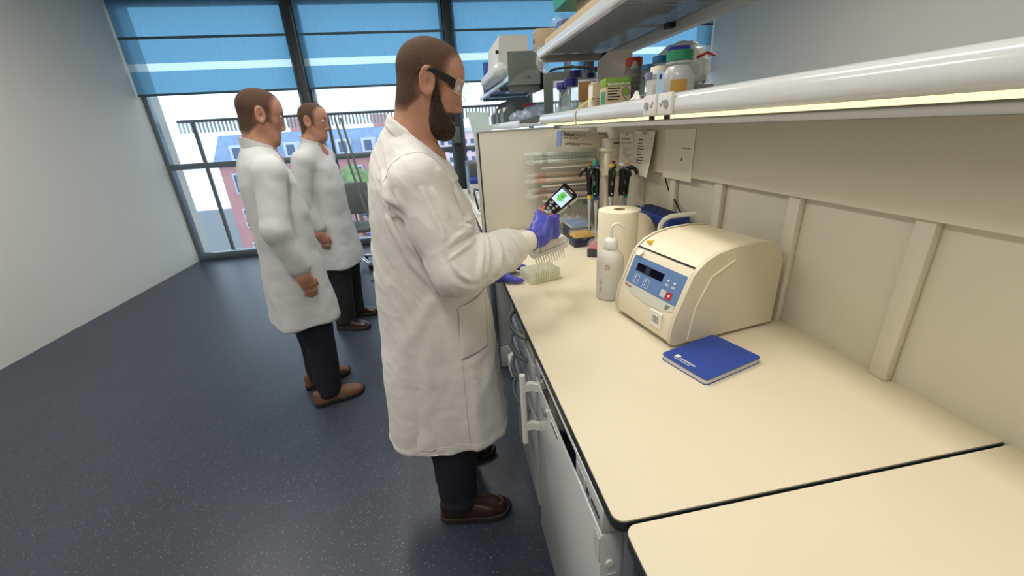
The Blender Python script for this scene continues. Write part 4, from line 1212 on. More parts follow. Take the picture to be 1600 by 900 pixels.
t = thing('flat_card', 'small flat cream card lying on the shelf edge', 'card', (0.650, 1.44, ZS))
MB().box(-0.02, 0.04, -0.03, 0.03, 0, 0.006, 0.001).build('card', TAN, t)
t = thing('bag_roll', 'bulging roll of clear plastic bags behind the bottles', 'bag roll', (0.93, 1.62, ZS + 0.115), (0, 0, 0))
def bagf(P):
    return smin(s_cap(P, (0.945, 1.50, 1.71), (0.95, 1.78, 1.71), 0.05, 0.05), s_ell(P, (0.945, 1.62, 1.755), (0.062, 0.13, 0.06)), 0.04)
BAGM = mat('milky_film', (222, 220, 208), rough=.25, clear=.3, bump=.5, bscale=25)
sdf_obj('bag', bagf, (0.82, 1.38, 1.6), (1.06, 1.92, 1.86), 0.009, BAGM, t, 1, lambda v, n: 0.010 * pnoise(v, 22) + 0.006 * pnoise(v, 50))
MB().tube([(0.90, 1.42, 1.735), (0.93, 1.41, 1.748), (0.96, 1.41, 1.740)], 0.005, 6).build('red_tie', RED, t, True)
MB().box(0.90, 1.0, 1.45, 1.83, 1.601, 1.66, 0.01).build('carrier', mat('grey_foil_pack', (118, 112, 108)), t, True)

# tape over the shelf profile
t = thing('yellow_tape', 'strip of yellow tape wrapped over the lower shelf front', 'tape', (0.60, 1.80, 1.58))
MB().sheet(lambda u, v: [(0.645, 1.700 + 0.024 * v, 1.650), (0.630, 1.735 + 0.024 * v, 1.634), (0.612, 1.772 + 0.024 * v, 1.6155), (0.604, 1.781 + 0.024 * v, 1.6095)][round(u * 3)], 3, 2, 0.0008).build('free_end', mat('yellow_tape', (206, 196, 84), rough=.4), t, True)
MB().sheet(lambda u, v: [(0.604, 1.785 + 0.024 * v, 1.6095), (0.5955, 1.787 + 0.024 * v, 1.596), (0.5940, 1.789 + 0.024 * v, 1.58), (0.5965, 1.789 + 0.024 * v, 1.564), (0.600, 1.785 + 0.024 * v, 1.552), (0.604, 1.765 + 0.024 * v, 1.541), (0.612, 1.738 + 0.024 * v, 1.538)][round(u * 6)], 6, 2, 0.0008).build('wrapped_end', mat('clear_tape', (226, 222, 200), rough=.3, clear=.2), t, True)

# ------------------------------------------------------------------ things on the upper shelf
ZU = 1.914
t = thing('tan_tray', 'shallow tan card tray on the upper glass shelf', 'tray', (0.76, 2.05, ZU))
MB().box(-0.13, 0.16, -0.52, 0.55, 0.024, 0.036, 0.002).build('base', TAN, t)
for y_ in (-0.45, 0.3):
    MB().box(-0.10, 0.14, y_, y_ + 0.06, 0.0, 0.024).build('runner', CARD, t)
for a in ((-0.13, -0.126, -0.52, 0.36), (0.156, 0.16, -0.52, 0.55), (-0.13, 0.16, 0.546, 0.55), (-0.13, 0.16, -0.52, -0.516)):
    MB().box(a[0], a[1], a[2], a[3], 0.036, 0.062).build('side', TAN, t)
t = thing('end_carton', 'small brown carton at the far end of the upper shelf', 'carton', (0.655, 2.53, ZU + 0.037))
MB().box(-0.05, 0.06, -0.05, 0.062, 0.0, 0.092, 0.002).build('carton', TAN, t)
MB().box(-0.0515, -0.0495, -0.045, 0.058, 0.006, 0.086).build('printed_side', mat('grey_print', (150, 146, 140), rough=.7), t)
MB().box(-0.0522, -0.0512, 0.0, 0.03, 0.03, 0.05).build('print_mark', INK, t)
t = thing('cap_bag', 'clear bag of blue bottle caps in the tan tray', 'bag', (0.70, 2.33, ZU + 0.037))
def bag2(P):
    return smax(s_ell(P, (0.70, 2.345, ZU + 0.095), (0.048, 0.085, 0.068)), -(P[2] - ZU - 0.048), 0.01)
BAGC = mat('clear_bag', (226, 230, 232), rough=.15, clear=.86, spec=1.0, bump=.4, bscale=30)
sdf_obj('bag', bag2, (0.63, 2.22, ZU), (0.78, 2.45, ZU + 0.28), 0.007, BAGC, t, 1, lambda v, n: 0.009 * pnoise(v, 25))
random.seed(3)
k = 0
for layer in range(3):
    for i in range(5):
        x = 0.678 + random.uniform(0, 0.04); y = 2.295 + i * 0.025 + random.uniform(-.006, .006); z = ZU + 0.064 + layer * 0.026
        if layer == 2 and i in (0, 4):
            continue
        M_ = Matrix.Translation((x, y, z)) @ Matrix.Rotation(random.uniform(0, 3), 4, 'X') @ Matrix.Rotation(random.uniform(0, 3), 4, 'Z')
        c = MB().lathe([(0, -0.008), (0.016, -0.008), (0.0165, 0.006), (0.014, 0.009), (0, 0.009)], 14).xf(M_)
        inv = MW[t.name].inverted()
        c.xf(inv)
        o = c.build('bottle_cap', mat('bright_blue_cap', (52, 116, 196), rough=.4))
        MW[o.name] = MW[t.name]
        o.location = t.location
        tag(o, 'small blue plastic cap inside the clear bag', 'cap', 'blue caps in the clear bag')
t = thing('green_bin', 'dark green plastic bin on a support block in the tan tray', 'bin', (0.76, 1.95, ZU + 0.037))
GBIN = mat('green_bin_plastic', (60, 150, 122), rough=.35)
MB().prism([(-0.105, 0.125), (0.13, 0.125), (0.15, 0.30), (-0.125, 0.30)], -0.32, 0.36, 'y').build('body', GBIN, t)
MB().box(-0.14, 0.165, -0.34, 0.38, 0.285, 0.302, 0.004).build('rim', GBIN, t)
MB().box(-0.04, 0.12, -0.25, 0.20, 0.0, 0.125, 0.003).build('support_block', TAN, t)
t = thing('plastic_wrap', 'crumpled clear plastic wrap dangling from the upper shelf end', 'plastic wrap', (0.61, 2.44, 1.90))
def wr(P):
    return smin(s_cap(P, (0.612, 2.435, 1.925), (0.618, 2.43, 1.86), 0.022, 0.026), s_cap(P, (0.618, 2.43, 1.86), (0.635, 2.425, 1.825), 0.026, 0.012), 0.02)
sdf_obj('film', wr, (0.55, 2.36, 1.78), (0.69, 2.50, 1.98), 0.006, FILM, t, 0, lambda v, n: 0.012 * pnoise(v, 45) + 0.008 * pnoise(v, 90))
# ------------------------------------------------------------------ far bench behind the divider
t = thing('far_worktop', 'cream worktop of the bench beyond the divider', 'worktop', (0.6, 3.8, 0.88))
MB().box(0.24, 1.05, 2.74, 4.9, 0.88, 0.91, 0.003).build('laminate_top', CREAM, t, True)
MB().box(0.238, 0.24, 2.74, 4.9, 0.882, 0.908).build('edge_band', EDGE, t, True)
MB().box(0.26, 1.04, 2.78, 4.88, 0.0, 0.88, 0.003).build('base_units', GREY, t, True)
MB().box(1.052, 1.11, 2.705, 4.9, 0, 1.53).build('spine_board', CREAMP, t, True)
FGL = mat('far_glass_shelf', (150, 196, 214), rough=0.12, clear=0.35)
t = thing('far_lower_shelf', 'pale shelf edge of the far bench just above the divider', 'shelf', (0.8, 3.8, 1.55))
MB().box(0.56, 1.04, 2.85, 4.9, 1.552, 1.572, 0.003).build('board', mat('pale_blue_shelf', (196, 210, 216), rough=.4), t, True)
MB().box(0.55, 0.562, 2.85, 4.9, 1.545, 1.592, 0.004).build('front_profile', PROFW, t, True)
t = thing('far_upper_shelf', 'blue tinted glass shelf of the far bench carrying binders', 'shelf', (0.8, 4.2, 1.89))
MB().box(0.585, 1.0, 3.30, 5.3, 1.882, 1.892).build('glass_panel', FGL, t, True)
MB().box(0.572, 0.588, 3.245, 5.3, 1.872, 1.905, 0.004).build('front_rail', mat('blue_white_rail', (188, 212, 226), rough=.25), t, True)
MB().box(1.0, 1.0425, 3.30, 5.3, 1.865, 1.9, 0.004).build('rear_rail', LGREY, t, True)
for y in (3.9, 4.6, 5.2):
    MB().box(0.60, 1.0, y - 0.012, y + 0.012, 1.855, 1.882).build('cross_bar', ALU, t, True)
for y, lab in ((3.4, 'blue grey post of the far bench nearer the divider'), (4.75, 'blue grey post of the far bench nearer the window')):
    t = thing('far_shelf_post', lab, 'post', (1.06, y, 1.531))
    MB().box(-0.018, 0.03, -0.02, 0.02, 0, 0.75, 0.003).build('post', ALU, t)
    MB().box(-0.019, -0.0175, -0.004, 0.004, 0.06, 0.7).build('slot', BLACK, t)
# grey end panels
GRN = mat('green_grey_panel', (92, 100, 94), rough=0.55)
t = thing('shelf_end_panel', 'square grey green end panel hanging at the far upper shelf', 'panel', (0.68, 3.24, 1.7))
MB().box(0.568, 0.80, 3.225, 3.245, 1.79, 2.055, 0.004).build('plate', GRN, t, True)
MB().prism([(0.552, 1.838), (0.80, 1.838), (0.80, 1.94), (0.70, 1.93), (0.62, 1.895)], 3.21, 3.226, 'y').build('gusset', mat('green_grey_light', (112, 120, 114), rough=0.5), t, True)
MB().lathe([(0, 0), (0.016, 0.0), (0.016, 0.003), (0, 0.003)], 14).xf(Matrix.Translation((0.70, 3.20, 1.9)) @ Matrix.Rotation(PI / 2, 4, 'X')).build('fixing', METAL, t, True)
MB().box(0.80, 0.825, 3.22, 3.25, 1.80, 2.0).build('dark_edge', BLACK, t, True)
t = thing('shelf_bracket', 'grey green bracket arm on its upright behind the navy capped bottles', 'bracket', (0.85, 3.15, 1.55))
MB().box(0.808, 0.875, 3.13, 3.16, 1.573, 1.90, 0.004).build('upright', GRN, t, True)
poly = [(0.875, 1.845)] + [(0.875 + 0.42 * k / 10, 1.905 - 0.06 * (k / 10) ** 2) for k in range(11)] + [(1.295, 1.845)]
MB().prism(poly, 3.13, 3.155, 'y').build('arm', GRN, t, True)
MB().box(0.875, 1.30, 3.125, 3.16, 1.800, 1.845).build('pale_rail', mat('lilac_white', (206, 212, 228), rough=.4), t, True)
MB().box(0.935, 1.02, 3.165, 3.195, 1.573, 1.80).build('dark_screen', mat('dark_navy_screen', (18, 22, 34), rough=.3), t, True)
def crest(u, v):
    return (0.86 + 0.45 * u, 3.15 + 0.03 * v, 1.905 + 0.03 * math.sin(PI * u) ** 0.5 + 0.01 * noise.noise((u * 30, v * 5, 0)) - 0.03 * u * u + 0.006 * v)
tag(MB().sheet(crest, 30, 4, 0.012).build('folded_mat', mat('dark_rubber', (44, 48, 48), rough=.8)), 'dark ribbed mat folded over the grey bracket arm', 'mat')
# things on far upper shelf
t = thing('ring_binder', 'blue ring binder at the end of the far upper shelf', 'binder', (0.63, 4.95, 1.893))
MB().box(-0.03, 0.20, -0.04, 0.04, 0, 0.33, 0.004).build('cover', mat('binder_blue', (34, 66, 156), rough=.4), t)
MB().box(-0.0315, -0.0295, -0.03, 0.03, 0.10, 0.2).build('spine_label', PAPER, t)
for k in range(3):
    MB().box(0.0, 0.05, -0.0415, -0.0395, 0.06 + 0.09 * k, 0.072 + 0.09 * k).build('print_line', mat('gold_print', (150, 140, 90), rough=.5), t)
t = thing('red_binder', 'dark red binder behind the blue one on the far shelf', 'binder', (0.64, 5.18, 1.893))
MB().box(-0.03, 0.16, -0.04, 0.04, 0.0, 0.20, 0.004).build('cover', mat('binder_red', (120, 44, 60), rough=.5), t)
MB().box(-0.0315, -0.0295, -0.03, 0.03, 0.0, 0.08).build('spine_label', mat('pink_label', (214, 180, 184), rough=.6), t)
t = thing('cream_case', 'cream equipment case with a bulging front roller on the far shelf', 'case', (0.70, 4.1, 1.893))
MB().prism([(-0.13, 0.05), (0.14, 0.05), (0.14, 0.36), (-0.10, 0.36)], -0.35, 0.35, 'y').build('body', mat('case_cream', (206, 204, 194), rough=.5), t)
def roll(P):
    return s_cap(P, (0.555, 3.50, 1.965), (0.575, 4.5, 1.985), 0.062, 0.066)
sdf_obj('front_roller', roll, (0.45, 3.35, 1.86), (0.70, 4.65, 2.10), 0.013, mat('roller_white', (204, 208, 206), rough=.35), t, 1)
MB().cyl((-0.125, -0.352, 0.24), (-0.125, -0.36, 0.24), 0.014).build('lock', BLACK, t)
MB().box(-0.1, 0.13, -0.34, 0.34, 0.0, 0.055, 0.003).build('base', DGREY, t)
# things on far lower shelf
for k, (y, x, lab) in enumerate(((3.72, 0.60, 'grey magazine file nearest the plastic bags on the far shelf'), (4.02, 0.60, 'grey magazine file in the middle of the far shelf'), (4.35, 0.60, 'grey magazine file standing nearest the window'))):
    t = thing('magazine_file', lab, 'magazine file', (x, y, 1.573), (0, 0, 0.15), 'magazine files on the far shelf')
    MB().prism([(-0.02, 0.0), (0.22, 0.0), (0.22, 0.22), (0.10, 0.22), (-0.02, 0.10)], -0.045, -0.039, 'y').build('side', SLATE, t)
    MB().prism([(-0.02, 0.0), (0.22, 0.0), (0.22, 0.22), (0.10, 0.22), (-0.02, 0.10)], 0.039, 0.045, 'y').build('side', SLATE, t)
    MB().box(-0.02, 0.22, -0.04, 0.04, 0, 0.006).build('bottom', SLATE, t)
    MB().box(-0.023, -0.018, -0.045, 0.045, 0, 0.10).build('front', SLATE, t)
    MB().box(0.0, 0.20, -0.03, 0.03, 0.007, 0.14).build('papers', PAPER, t)
t = thing('plastic_bag_pile', 'pile of grey plastic bags on the far shelf', 'plastic bags', (0.78, 3.35, 1.573))
def pile(P):
    return smax(smin(s_ell(P, (0.74, 3.40, 1.62), (0.15, 0.15, 0.055)), s_ell(P, (0.80, 3.37, 1.66), (0.09, 0.09, 0.05)), 0.04), 1.590 - P[2], 0.004)
sdf_obj('bags', pile, (0.55, 3.2, 1.56), (0.95, 3.6, 1.76), 0.011, mat('grey_film', (150, 160, 176), rough=.2, clear=.15, bump=.4, bscale=30), t, 0, lambda v, n: 0.016 * pnoise(v, 20) + 0.010 * pnoise(v, 45))
t = thing('grey_curved_cover', 'curved grey cover behind the divider top', 'cover', (0.778, 2.98, 1.573))
MB().prism([(-0.21, 0.003), (0.18, 0.003), (0.18, 0.075), (0.05, 0.06), (-0.08, 0.042), (-0.21, 0.015)], -0.06, 0.06, 'y').build('cover', GRN, t)
t = thing('red_box', 'small red box among the bags on the far shelf', 'box', (0.80, 3.60, 1.573))
MB().box(-0.05, 0.06, -0.03, 0.03, 0, 0.155, 0.003).build('carton', mat('muted_red', (176, 58, 66), rough=.5), t)
MB().box(-0.051, 0.061, -0.031, 0.031, 0.13, 0.157, 0.003).build('lid', mat('muted_red', (176, 58, 66)), t)
t = thing('white_funnel_bag', 'pale green paper bag hanging at the corner of the far shelf', 'bag', (0.46, 4.5, 1.45))
MB().sheet(lambda u, v: (-0.06 + 0.16 * u - 0.06 * v * (1 - u), -0.05 * u, 0.28 * v - 0.02 * u), 6, 6, 0.004).build('bag', mat('pale_mint', (206, 226, 220), rough=.6), t)
# things on the far worktop seen beside the divider
t = thing('far_tray', 'white paper tray with dark items on the far worktop', 'tray', (0.33, 3.5, 0.911))
MB().box(-0.08, 0.25, -0.3, 0.3, 0, 0.02, 0.003).build('tray', WHITE, t)
MB().box(-0.05, 0.2, -0.2, 0.25, 0.021, 0.12, 0.004).build('paper_stack', PAPER, t)
MB().tube([(-0.06, -0.25, 0.05), (-0.07, -0.1, 0.14), (-0.05, 0.1, 0.16), (0.0, 0.2, 0.13)], 0.008, 6).build('cable', BLACK, t)
t = thing('far_instrument', 'dark grey instrument with a blue front on the far worktop', 'instrument', (0.40, 4.3, 0.911))
MB().box(-0.12, 0.3, -0.2, 0.3, 0, 0.34, 0.01).build('body', DGREY, t)
MB().box(-0.123, -0.118, -0.15, 0.25, 0.06, 0.30).build('front', mat('sky_plastic', (120, 176, 210), rough=.4), t)
t = thing('far_bottle_box', 'white carton with a blue lid on the far worktop', 'carton', (0.36, 3.98, 0.911))
MB().box(-0.09, 0.1, -0.1, 0.1, 0, 0.2, 0.003).build('carton', WHITE, t)
MB().box(-0.092, 0.102, -0.102, 0.102, 0.17, 0.215, 0.003).build('lid', BLUE, t)

# office chair and table by the window
t = thing('office_chair', 'grey swivel chair with a chrome star base by the window', 'office chair', (-1.15, 5.30, 0))
CH = mat('chrome', (200, 204, 208), rough=.12, metal=1.0)
for k in range(5):
    a = k * 2 * PI / 5 + 0.25
    lg = MB().tube([(0.03 * math.cos(a), 0.03 * math.sin(a), 0.12), (0.3 * math.cos(a), 0.3 * math.sin(a), 0.075)], [0.022, 0.014], 8).build('base_arm', CH, t)
    MB().cyl((0.3 * math.cos(a) - 0.02 * math.sin(a), 0.3 * math.sin(a) + 0.02 * math.cos(a), 0.03), (0.3 * math.cos(a) + 0.02 * math.sin(a), 0.3 * math.sin(a) - 0.02 * math.cos(a), 0.03), 0.03).build('castor', BLACK, lg)
MB().cyl((0, 0, 0.1), (0, 0, 0.46), 0.025).build('gas_column', CH, t)
MB().box(-0.24, 0.24, -0.24, 0.24, 0.46, 0.53, 0.03).build('seat', SLATE, t)
MB().box(-0.21, 0.21, 0.22, 0.27, 0.62, 1.02, 0.025).build('backrest', SLATE, t)
MB().tube([(0, 0.2, 0.47), (0, 0.29, 0.5), (0, 0.28, 0.8)], 0.016, 8).build('back_post', CH, t)
t = thing('window_table', 'pale table standing along the window front', 'table', (-0.9, 5.98, 0))
MB().box(-0.9, 0.8, -0.22, 0.2, 0.70, 0.73, 0.004).build('table_top', LGREY, t)
for sx in (-0.85, 0.75):
    for sy_ in (-0.19, 0.17):
        MB().box(sx - 0.02, sx + 0.02, sy_ - 0.02, sy_ + 0.02, 0, 0.70).build('leg', SLATE, t)
t = thing('folded_easel', 'dark folded stand leaning by the window behind the other coat', 'stand', (-0.95, 4.75, 0))
for dx_ in (-0.03, 0.03):
    MB().tube([(dx_ + 0.14, 0, 0.62), (dx_ + 0.02, 0.1, 1.25), (dx_ - 0.05, 0.14, 1.75)], 0.012, 8).build('pole', SLATE, t)
MB().tube([(0.14, 0, 0.64), (0.14, -0.02, 0.0)], 0.012, 8).build('lower_pole', SLATE, t)
MB().box(0.02, 0.26, -0.16, 0.16, 0.0, 0.02, 0.004).build('foot', SLATE, t)
# ------------------------------------------------------------------ people
SKIN = mat('skin', (182, 132, 108), rough=0.5, var=0.05, vscale=25, sss=0.12)
COATM = mat('white_coat_cotton', (226, 223, 218), rough=0.85, bump=0.22, bscale=150, var=0.02, vscale=10, sheen=0.1)
COATM2 = mat('grey_white_coat_cotton', (206, 208, 208), rough=0.85, bump=0.08, bscale=90)
KNIT = mat('white_rib_knit', (230, 224, 212), rough=0.9)
THREAD = mat('seam_thread', (206, 198, 186), rough=0.9)
NAVYT = mat('navy_trousers', (24, 27, 40), rough=0.9, bump=0.1, bscale=120)
DARKT = mat('charcoal_trousers', (38, 36, 36), rough=0.9)
LEATHER = mat('brown_leather', (52, 30, 23), rough=0.32, var=0.25, vscale=14, bump=0.1, bscale=60)
SUEDE = mat('tan_suede', (118, 84, 62), rough=0.8, var=0.12, vscale=30)
SOLE = mat('dark_rubber_sole', (40, 36, 33), rough=0.7)
GLOVE = mat('violet_blue_nitrile', (72, 76, 178), rough=0.42, bump=0.15, bscale=60, var=0.06, vscale=30)

def fade_material(name, rgb, scale, soft):
    m = mat(name, rgb, rough=0.85, var=0.35, vscale=scale * 0.4, bump=0.6, bscale=scale)
    nt = m.node_tree
    out = nt.nodes['Material Output']
    b_ = nt.nodes['Principled BSDF']
    at = nt.nodes.new('ShaderNodeAttribute')
    at.attribute_name = 'cover'
    tc = nt.nodes.new('ShaderNodeTexCoord')
    nz = nt.nodes.new('ShaderNodeTexNoise')
    nz.inputs['Scale'].default_value = scale * 1.6
    nt.links.new(tc.outputs['Object'], nz.inputs['Vector'])
    sb = nt.nodes.new('ShaderNodeMath'); sb.operation = 'SUBTRACT'; sb.inputs[1].default_value = 0.5
    nt.links.new(nz.outputs['Fac'], sb.inputs[0])
    ml = nt.nodes.new('ShaderNodeMath'); ml.operation = 'MULTIPLY_ADD'; ml.inputs[1].default_value = soft
    nt.links.new(sb.outputs[0], ml.inputs[0])
    nt.links.new(at.outputs['Fac'], ml.inputs[2])
    cl = nt.nodes.new('ShaderNodeClamp')
    nt.links.new(ml.outputs[0], cl.inputs[0])
    tr = nt.nodes.new('ShaderNodeBsdfTransparent')
    mx = nt.nodes.new('ShaderNodeMixShader')
    nt.links.new(cl.outputs[0], mx.inputs[0])
    nt.links.new(tr.outputs[0], mx.inputs[1])
    nt.links.new(b_.outputs[0], mx.inputs[2])
    nt.links.new(mx.outputs[0], out.inputs['Surface'])
    return m
HAIR = fade_material('cropped_brown_hair', (84, 60, 46), 420, 1.2)
BEARD = fade_material('dark_brown_beard', (50, 34, 26), 260, 1.4)
def set_cover(o, fn, most=1.0):
    inv = MW[o.name]
    P_ = np.array([tuple(inv @ v.co) for v in o.data.vertices]).T
    c_ = np.clip(fn(P_), 0, 1) * most
    at = o.data.attributes.new('cover', 'FLOAT', 'POINT')
    at.data.foreach_set('value', c_.astype(np.float32))

# --- head in its own frame: x to the face, y to the left ear, z to the crown
def to_head(P, O, pitch, yaw=0.0):
    dx, dy, dz = P[0] - O[0], P[1] - O[1], P[2] - O[2]
    cy, sy = math.cos(yaw), math.sin(yaw)
    dx, dy = dx * cy + dy * sy, -dx * sy + dy * cy
    c, s = math.cos(pitch), math.sin(pitch)
    return (dx * c - dz * s, dy, dx * s + dz * c)
def from_head(p, O, pitch, yaw=0.0):
    c, s = math.cos(pitch), math.sin(pitch)
    x, y, z = p
    wx, wz = x * c + z * s, -x * s + z * c
    cy, sy = math.cos(yaw), math.sin(yaw)
    return (O[0] + wx * cy - y * sy, O[1] + wx * sy + y * cy, O[2] + wz)

def head_sdf(Q, ears=True):
    A = (Q[0], np.abs(Q[1]), Q[2])
    d = s_ell(A, (-0.008, 0, 0.025), (0.100, 0.079, 0.091))
    d = smin(d, s_ell(A, (0.030, 0, 0.030), (0.066, 0.066, 0.070)), 0.03)
    d = smin(d, s_ell(A, (0.034, 0, -0.045), (0.060, 0.060, 0.085)), 0.035)
    d = smin(d, s_ell(A, (0.048, 0, -0.108), (0.046, 0.046, 0.040)), 0.03)
    d = smin(d, s_cap(A, (0.0, 0.052, -0.060), (0.056, 0.026, -0.120), 0.016, 0.018), 0.025)
    d = smin(d, s_cap(A, (0.052, 0.045, -0.030), (0.012, 0.064, -0.018), 0.014, 0.010), 0.02)
    d = smin(d, s_cap(A, (0.084, 0.010, 0.026), (0.066, 0.046, 0.024), 0.012, 0.010), 0.015)
    d = smax(d, -s_ell(A, (0.100, 0.034, 0.002), (0.022, 0.017, 0.012)), 0.012)
    d = smin(d, s_cap(A, (0.086, 0, 0.012), (0.106, 0, -0.052), 0.009, 0.0125), 0.012)
    d = smin(d, s_ell(A, (0.094, 0.012, -0.060), (0.013, 0.009, 0.009)), 0.008)
    d = smax(d, -s_ell(A, (0.103, 0.007, -0.070), (0.006, 0.004, 0.005)), 0.004)
    d = smin(d, s_cap(A, (0.089, 0, -0.091), (0.076, 0.022, -0.096), 0.0065, 0.003), 0.007)
    d = smin(d, s_cap(A, (0.087, 0, -0.104), (0.075, 0.020, -0.099), 0.0075, 0.003), 0.007)
    d = smin(d, s_ell(A, (0.078, 0, -0.132), (0.016, 0.018, 0.014)), 0.014)
    if ears:
        # ear: tilted disc with a rim
        e0 = (-0.012, 0.079, -0.014)
        tx = A[0] - e0[0]; ty = A[1] - e0[1]; tz = A[2] - e0[2]
        c, s = math.cos(0.22), math.sin(0.22)
        rx, rz = tx * c + tz * s, -tx * s + tz * c
        ty2 = ty + 0.25 * rx            # flares away from the skull at the back
        rad = np.sqrt((rx / 0.0215) ** 2 + (rz / 0.037) ** 2)
        disc = np.maximum((rad - 1) * 0.02, np.abs(ty2) - 0.0045)
        rim = np.sqrt(((rad - 0.90) * 0.022) ** 2 + (ty2 - 0.004) ** 2) - 0.0042
        lobe = np.sqrt((rx - 0.006) ** 2 + (ty2) ** 2 + (rz + 0.031) ** 2) - 0.0085
        hole = np.sqrt((rx - 0.006) ** 2 + (ty2 - 0.006) ** 2 + ((rz + 0.004) * 0.6) ** 2) - 0.0085
        ear = smin(smin(smax(disc, -hole, 0.003), rim, 0.003), lobe, 0.006)
        d = smin(d, ear, 0.006)
    return d

def hair_region(Q):
    """negative where the scalp is covered"""
    x, y, z = Q[0], np.abs(Q[1]), Q[2]
    front = x - (0.058 - 0.020 * np.clip((y - 0.02) / 0.05, 0, 1)) - 0.30 * np.clip(z - 0.07, -0.02, 0.06)
    low = (-0.030 - 0.075 * np.clip((-0.005 - x) / 0.05, 0, 1)) - z
    # around the ear
    er = 0.026 - np.sqrt((x + 0.010) ** 2 + ((z + 0.020) * 0.72) ** 2)
    er = np.where(y > 0.05, er, -1)
    return np.maximum(np.maximum(front, low), er)

def beard_region(Q):
    x, y, z = Q[0], np.abs(Q[1]), Q[2]
    # upper border runs from the sideburn over the cheek to the moustache
    top = np.interp(x, [-0.01, 0.016, 0.030, 0.048, 0.066, 0.082, 0.11], [-0.03, 0.010, -0.028, -0.060, -0.078, -0.074, -0.072])
    up = (z - top)
    back = -(x - 0.010 - 0.10 * np.clip(-0.05 - z, 0, 0.2) * 1.2)
    lips = 0.0068 - np.sqrt((np.clip(x - 0.085, -0.02, 0.05) * 0.2) ** 2 + (y * 0.28) ** 2 + (z + 0.0975) ** 2)
    return np.maximum(np.maximum(up * 0.8, back), np.where(x > 0.06, lips, -1))

def build_head(root, O, pitch, neck_to, yaw=0.0, h=0.0035, hair=True, beard=True, hairm=HAIR, skinm=SKIN):
    nb = np.array(neck_to)
    def body(P):
        Q = to_head(P, O, pitch, yaw)
        d = head_sdf(Q)
        n0 = from_head((-0.035, 0, -0.055), O, pitch, yaw)
        d = smin(d, s_cap(P, n0, nb, 0.056, 0.064), 0.03)
        n1 = (nb[0] + 0.01, nb[1], nb[2] - 0.06)
        d = smin(d, s_cap(P, nb, n1, 0.064, 0.095), 0.04)
        d = smin(d, s_ell(P, (nb[0] - 0.01, nb[1], nb[2] - 0.17), (0.10, 0.16, 0.12)), 0.05)
        return d
    lo = np.array(O) - 0.17; hi = np.array(O) + 0.16
    lo[2] = nb[2] - 0.22
    lo[1] -= 0.03; hi[1] += 0.03; lo[0] -= 0.06
    bo = sdf_obj('body', body, lo, hi, h, skinm, root, 1)
    bo['label'] = 'head and neck, chin lowered'
    def headonly(P, off):
        return head_sdf(to_head(P, O, pitch, yaw), False) - off
    def neckhead(P, off):
        n0 = from_head((-0.035, 0, -0.055), O, pitch, yaw)
        return smin(headonly(P, 0), s_cap(P, n0, nb, 0.056, 0.064), 0.03) - off
    lo2 = np.array(O) - 0.15; hi2 = np.array(O) + 0.15
    lo2[2] = O[2] - 0.2
    if hair:
        ho = sdf_obj('hair', lambda P: smax(neckhead(P, 0.0018), hair_region(to_head(P, O, pitch, yaw)) - 0.014, 0.004), lo2, hi2, h * 0.9, hairm, root, 1)
        set_cover(ho, lambda P: 0.5 - hair_region(to_head(P, O, pitch, yaw)) / 0.030, 0.86)
    if beard:
        def disp(v, n):
            return 0.0022 * pnoise(v, 130) + 0.0018 * pnoise(v, 260, 3)
        def bf(P):
            Q = to_head(P, O, pitch, yaw)
            th = 0.0035 + 0.0065 * np.clip((-Q[2] - 0.05) / 0.07, 0, 1)
            base = head_sdf(Q, False)
            chin = smin(base, s_ell((Q[0], Q[1], Q[2]), (0.070, 0, -0.128), (0.026, 0.030, 0.022)), 0.02)
            rg = beard_region(Q)
            th = th * np.clip(0.3 - rg / 0.015, 0.15, 1)
            return smax(chin - th, rg - 0.006, 0.006)
        bo_ = sdf_obj('beard', bf, lo2, hi2, 0.0028, BEARD, root, 0, disp)
        set_cover(bo_, lambda P: 0.45 - beard_region(to_head(P, O, pitch, yaw)) / 0.016)
    for s_ in (-1, 1):
        c = from_head((0.079, 0.033 * s_, 0.002), O, pitch, yaw)
        e = MB().lathe([(0.0135 * math.sin(a), -0.0135 * math.cos(a)) for a in [k * PI / 10 for k in range(11)]], 16, c).build('eye', mat('eye_white', (226, 220, 212), rough=.2), bo, True)
        ci = from_head((0.0885, 0.033 * s_, -0.001), O, pitch, yaw)
        MB().lathe([(0.005 * math.sin(a), -0.005 * math.cos(a)) for a in [k * PI / 8 for k in range(9)]], 12, ci).build('iris', mat('iris_brown', (50, 36, 28), rough=.1), e, True)
        br = [from_head(p, O, pitch, yaw) for p in ((0.094, 0.012 * s_, 0.026), (0.092, 0.028 * s_, 0.031), (0.080, 0.046 * s_, 0.026))]
        MB().tube(br, [0.004, 0.0045, 0.002], 6).build('eyebrow', mat('eyebrow_brown', (60, 42, 32), rough=.9), bo, True)
    return bo

# --- coat
def profile(z, tab):
    t_ = np.array(tab)
    o = np.argsort(t_[:, 0])
    t_ = t_[o]
    return [np.interp(z, t_[:, 0], t_[:, i]) for i in range(1, t_.shape[1])]

def coat_torso(P, tab, cy, hem):
    back, front, b = profile(P[2], tab)
    cx = (back + front) / 2
    a = (front - back) / 2
    x = np.abs(P[0] - cx) / a
    y = np.abs(P[1] - cy) / b
    p_ = 2.5 + 0.9 * np.clip((0.85 - P[2]) / 0.4, 0, 1)
    r = (x ** p_ + y ** p_) ** (1 / p_)
    d = (r - 1) * np.minimum(a, b) * 0.85
    return d

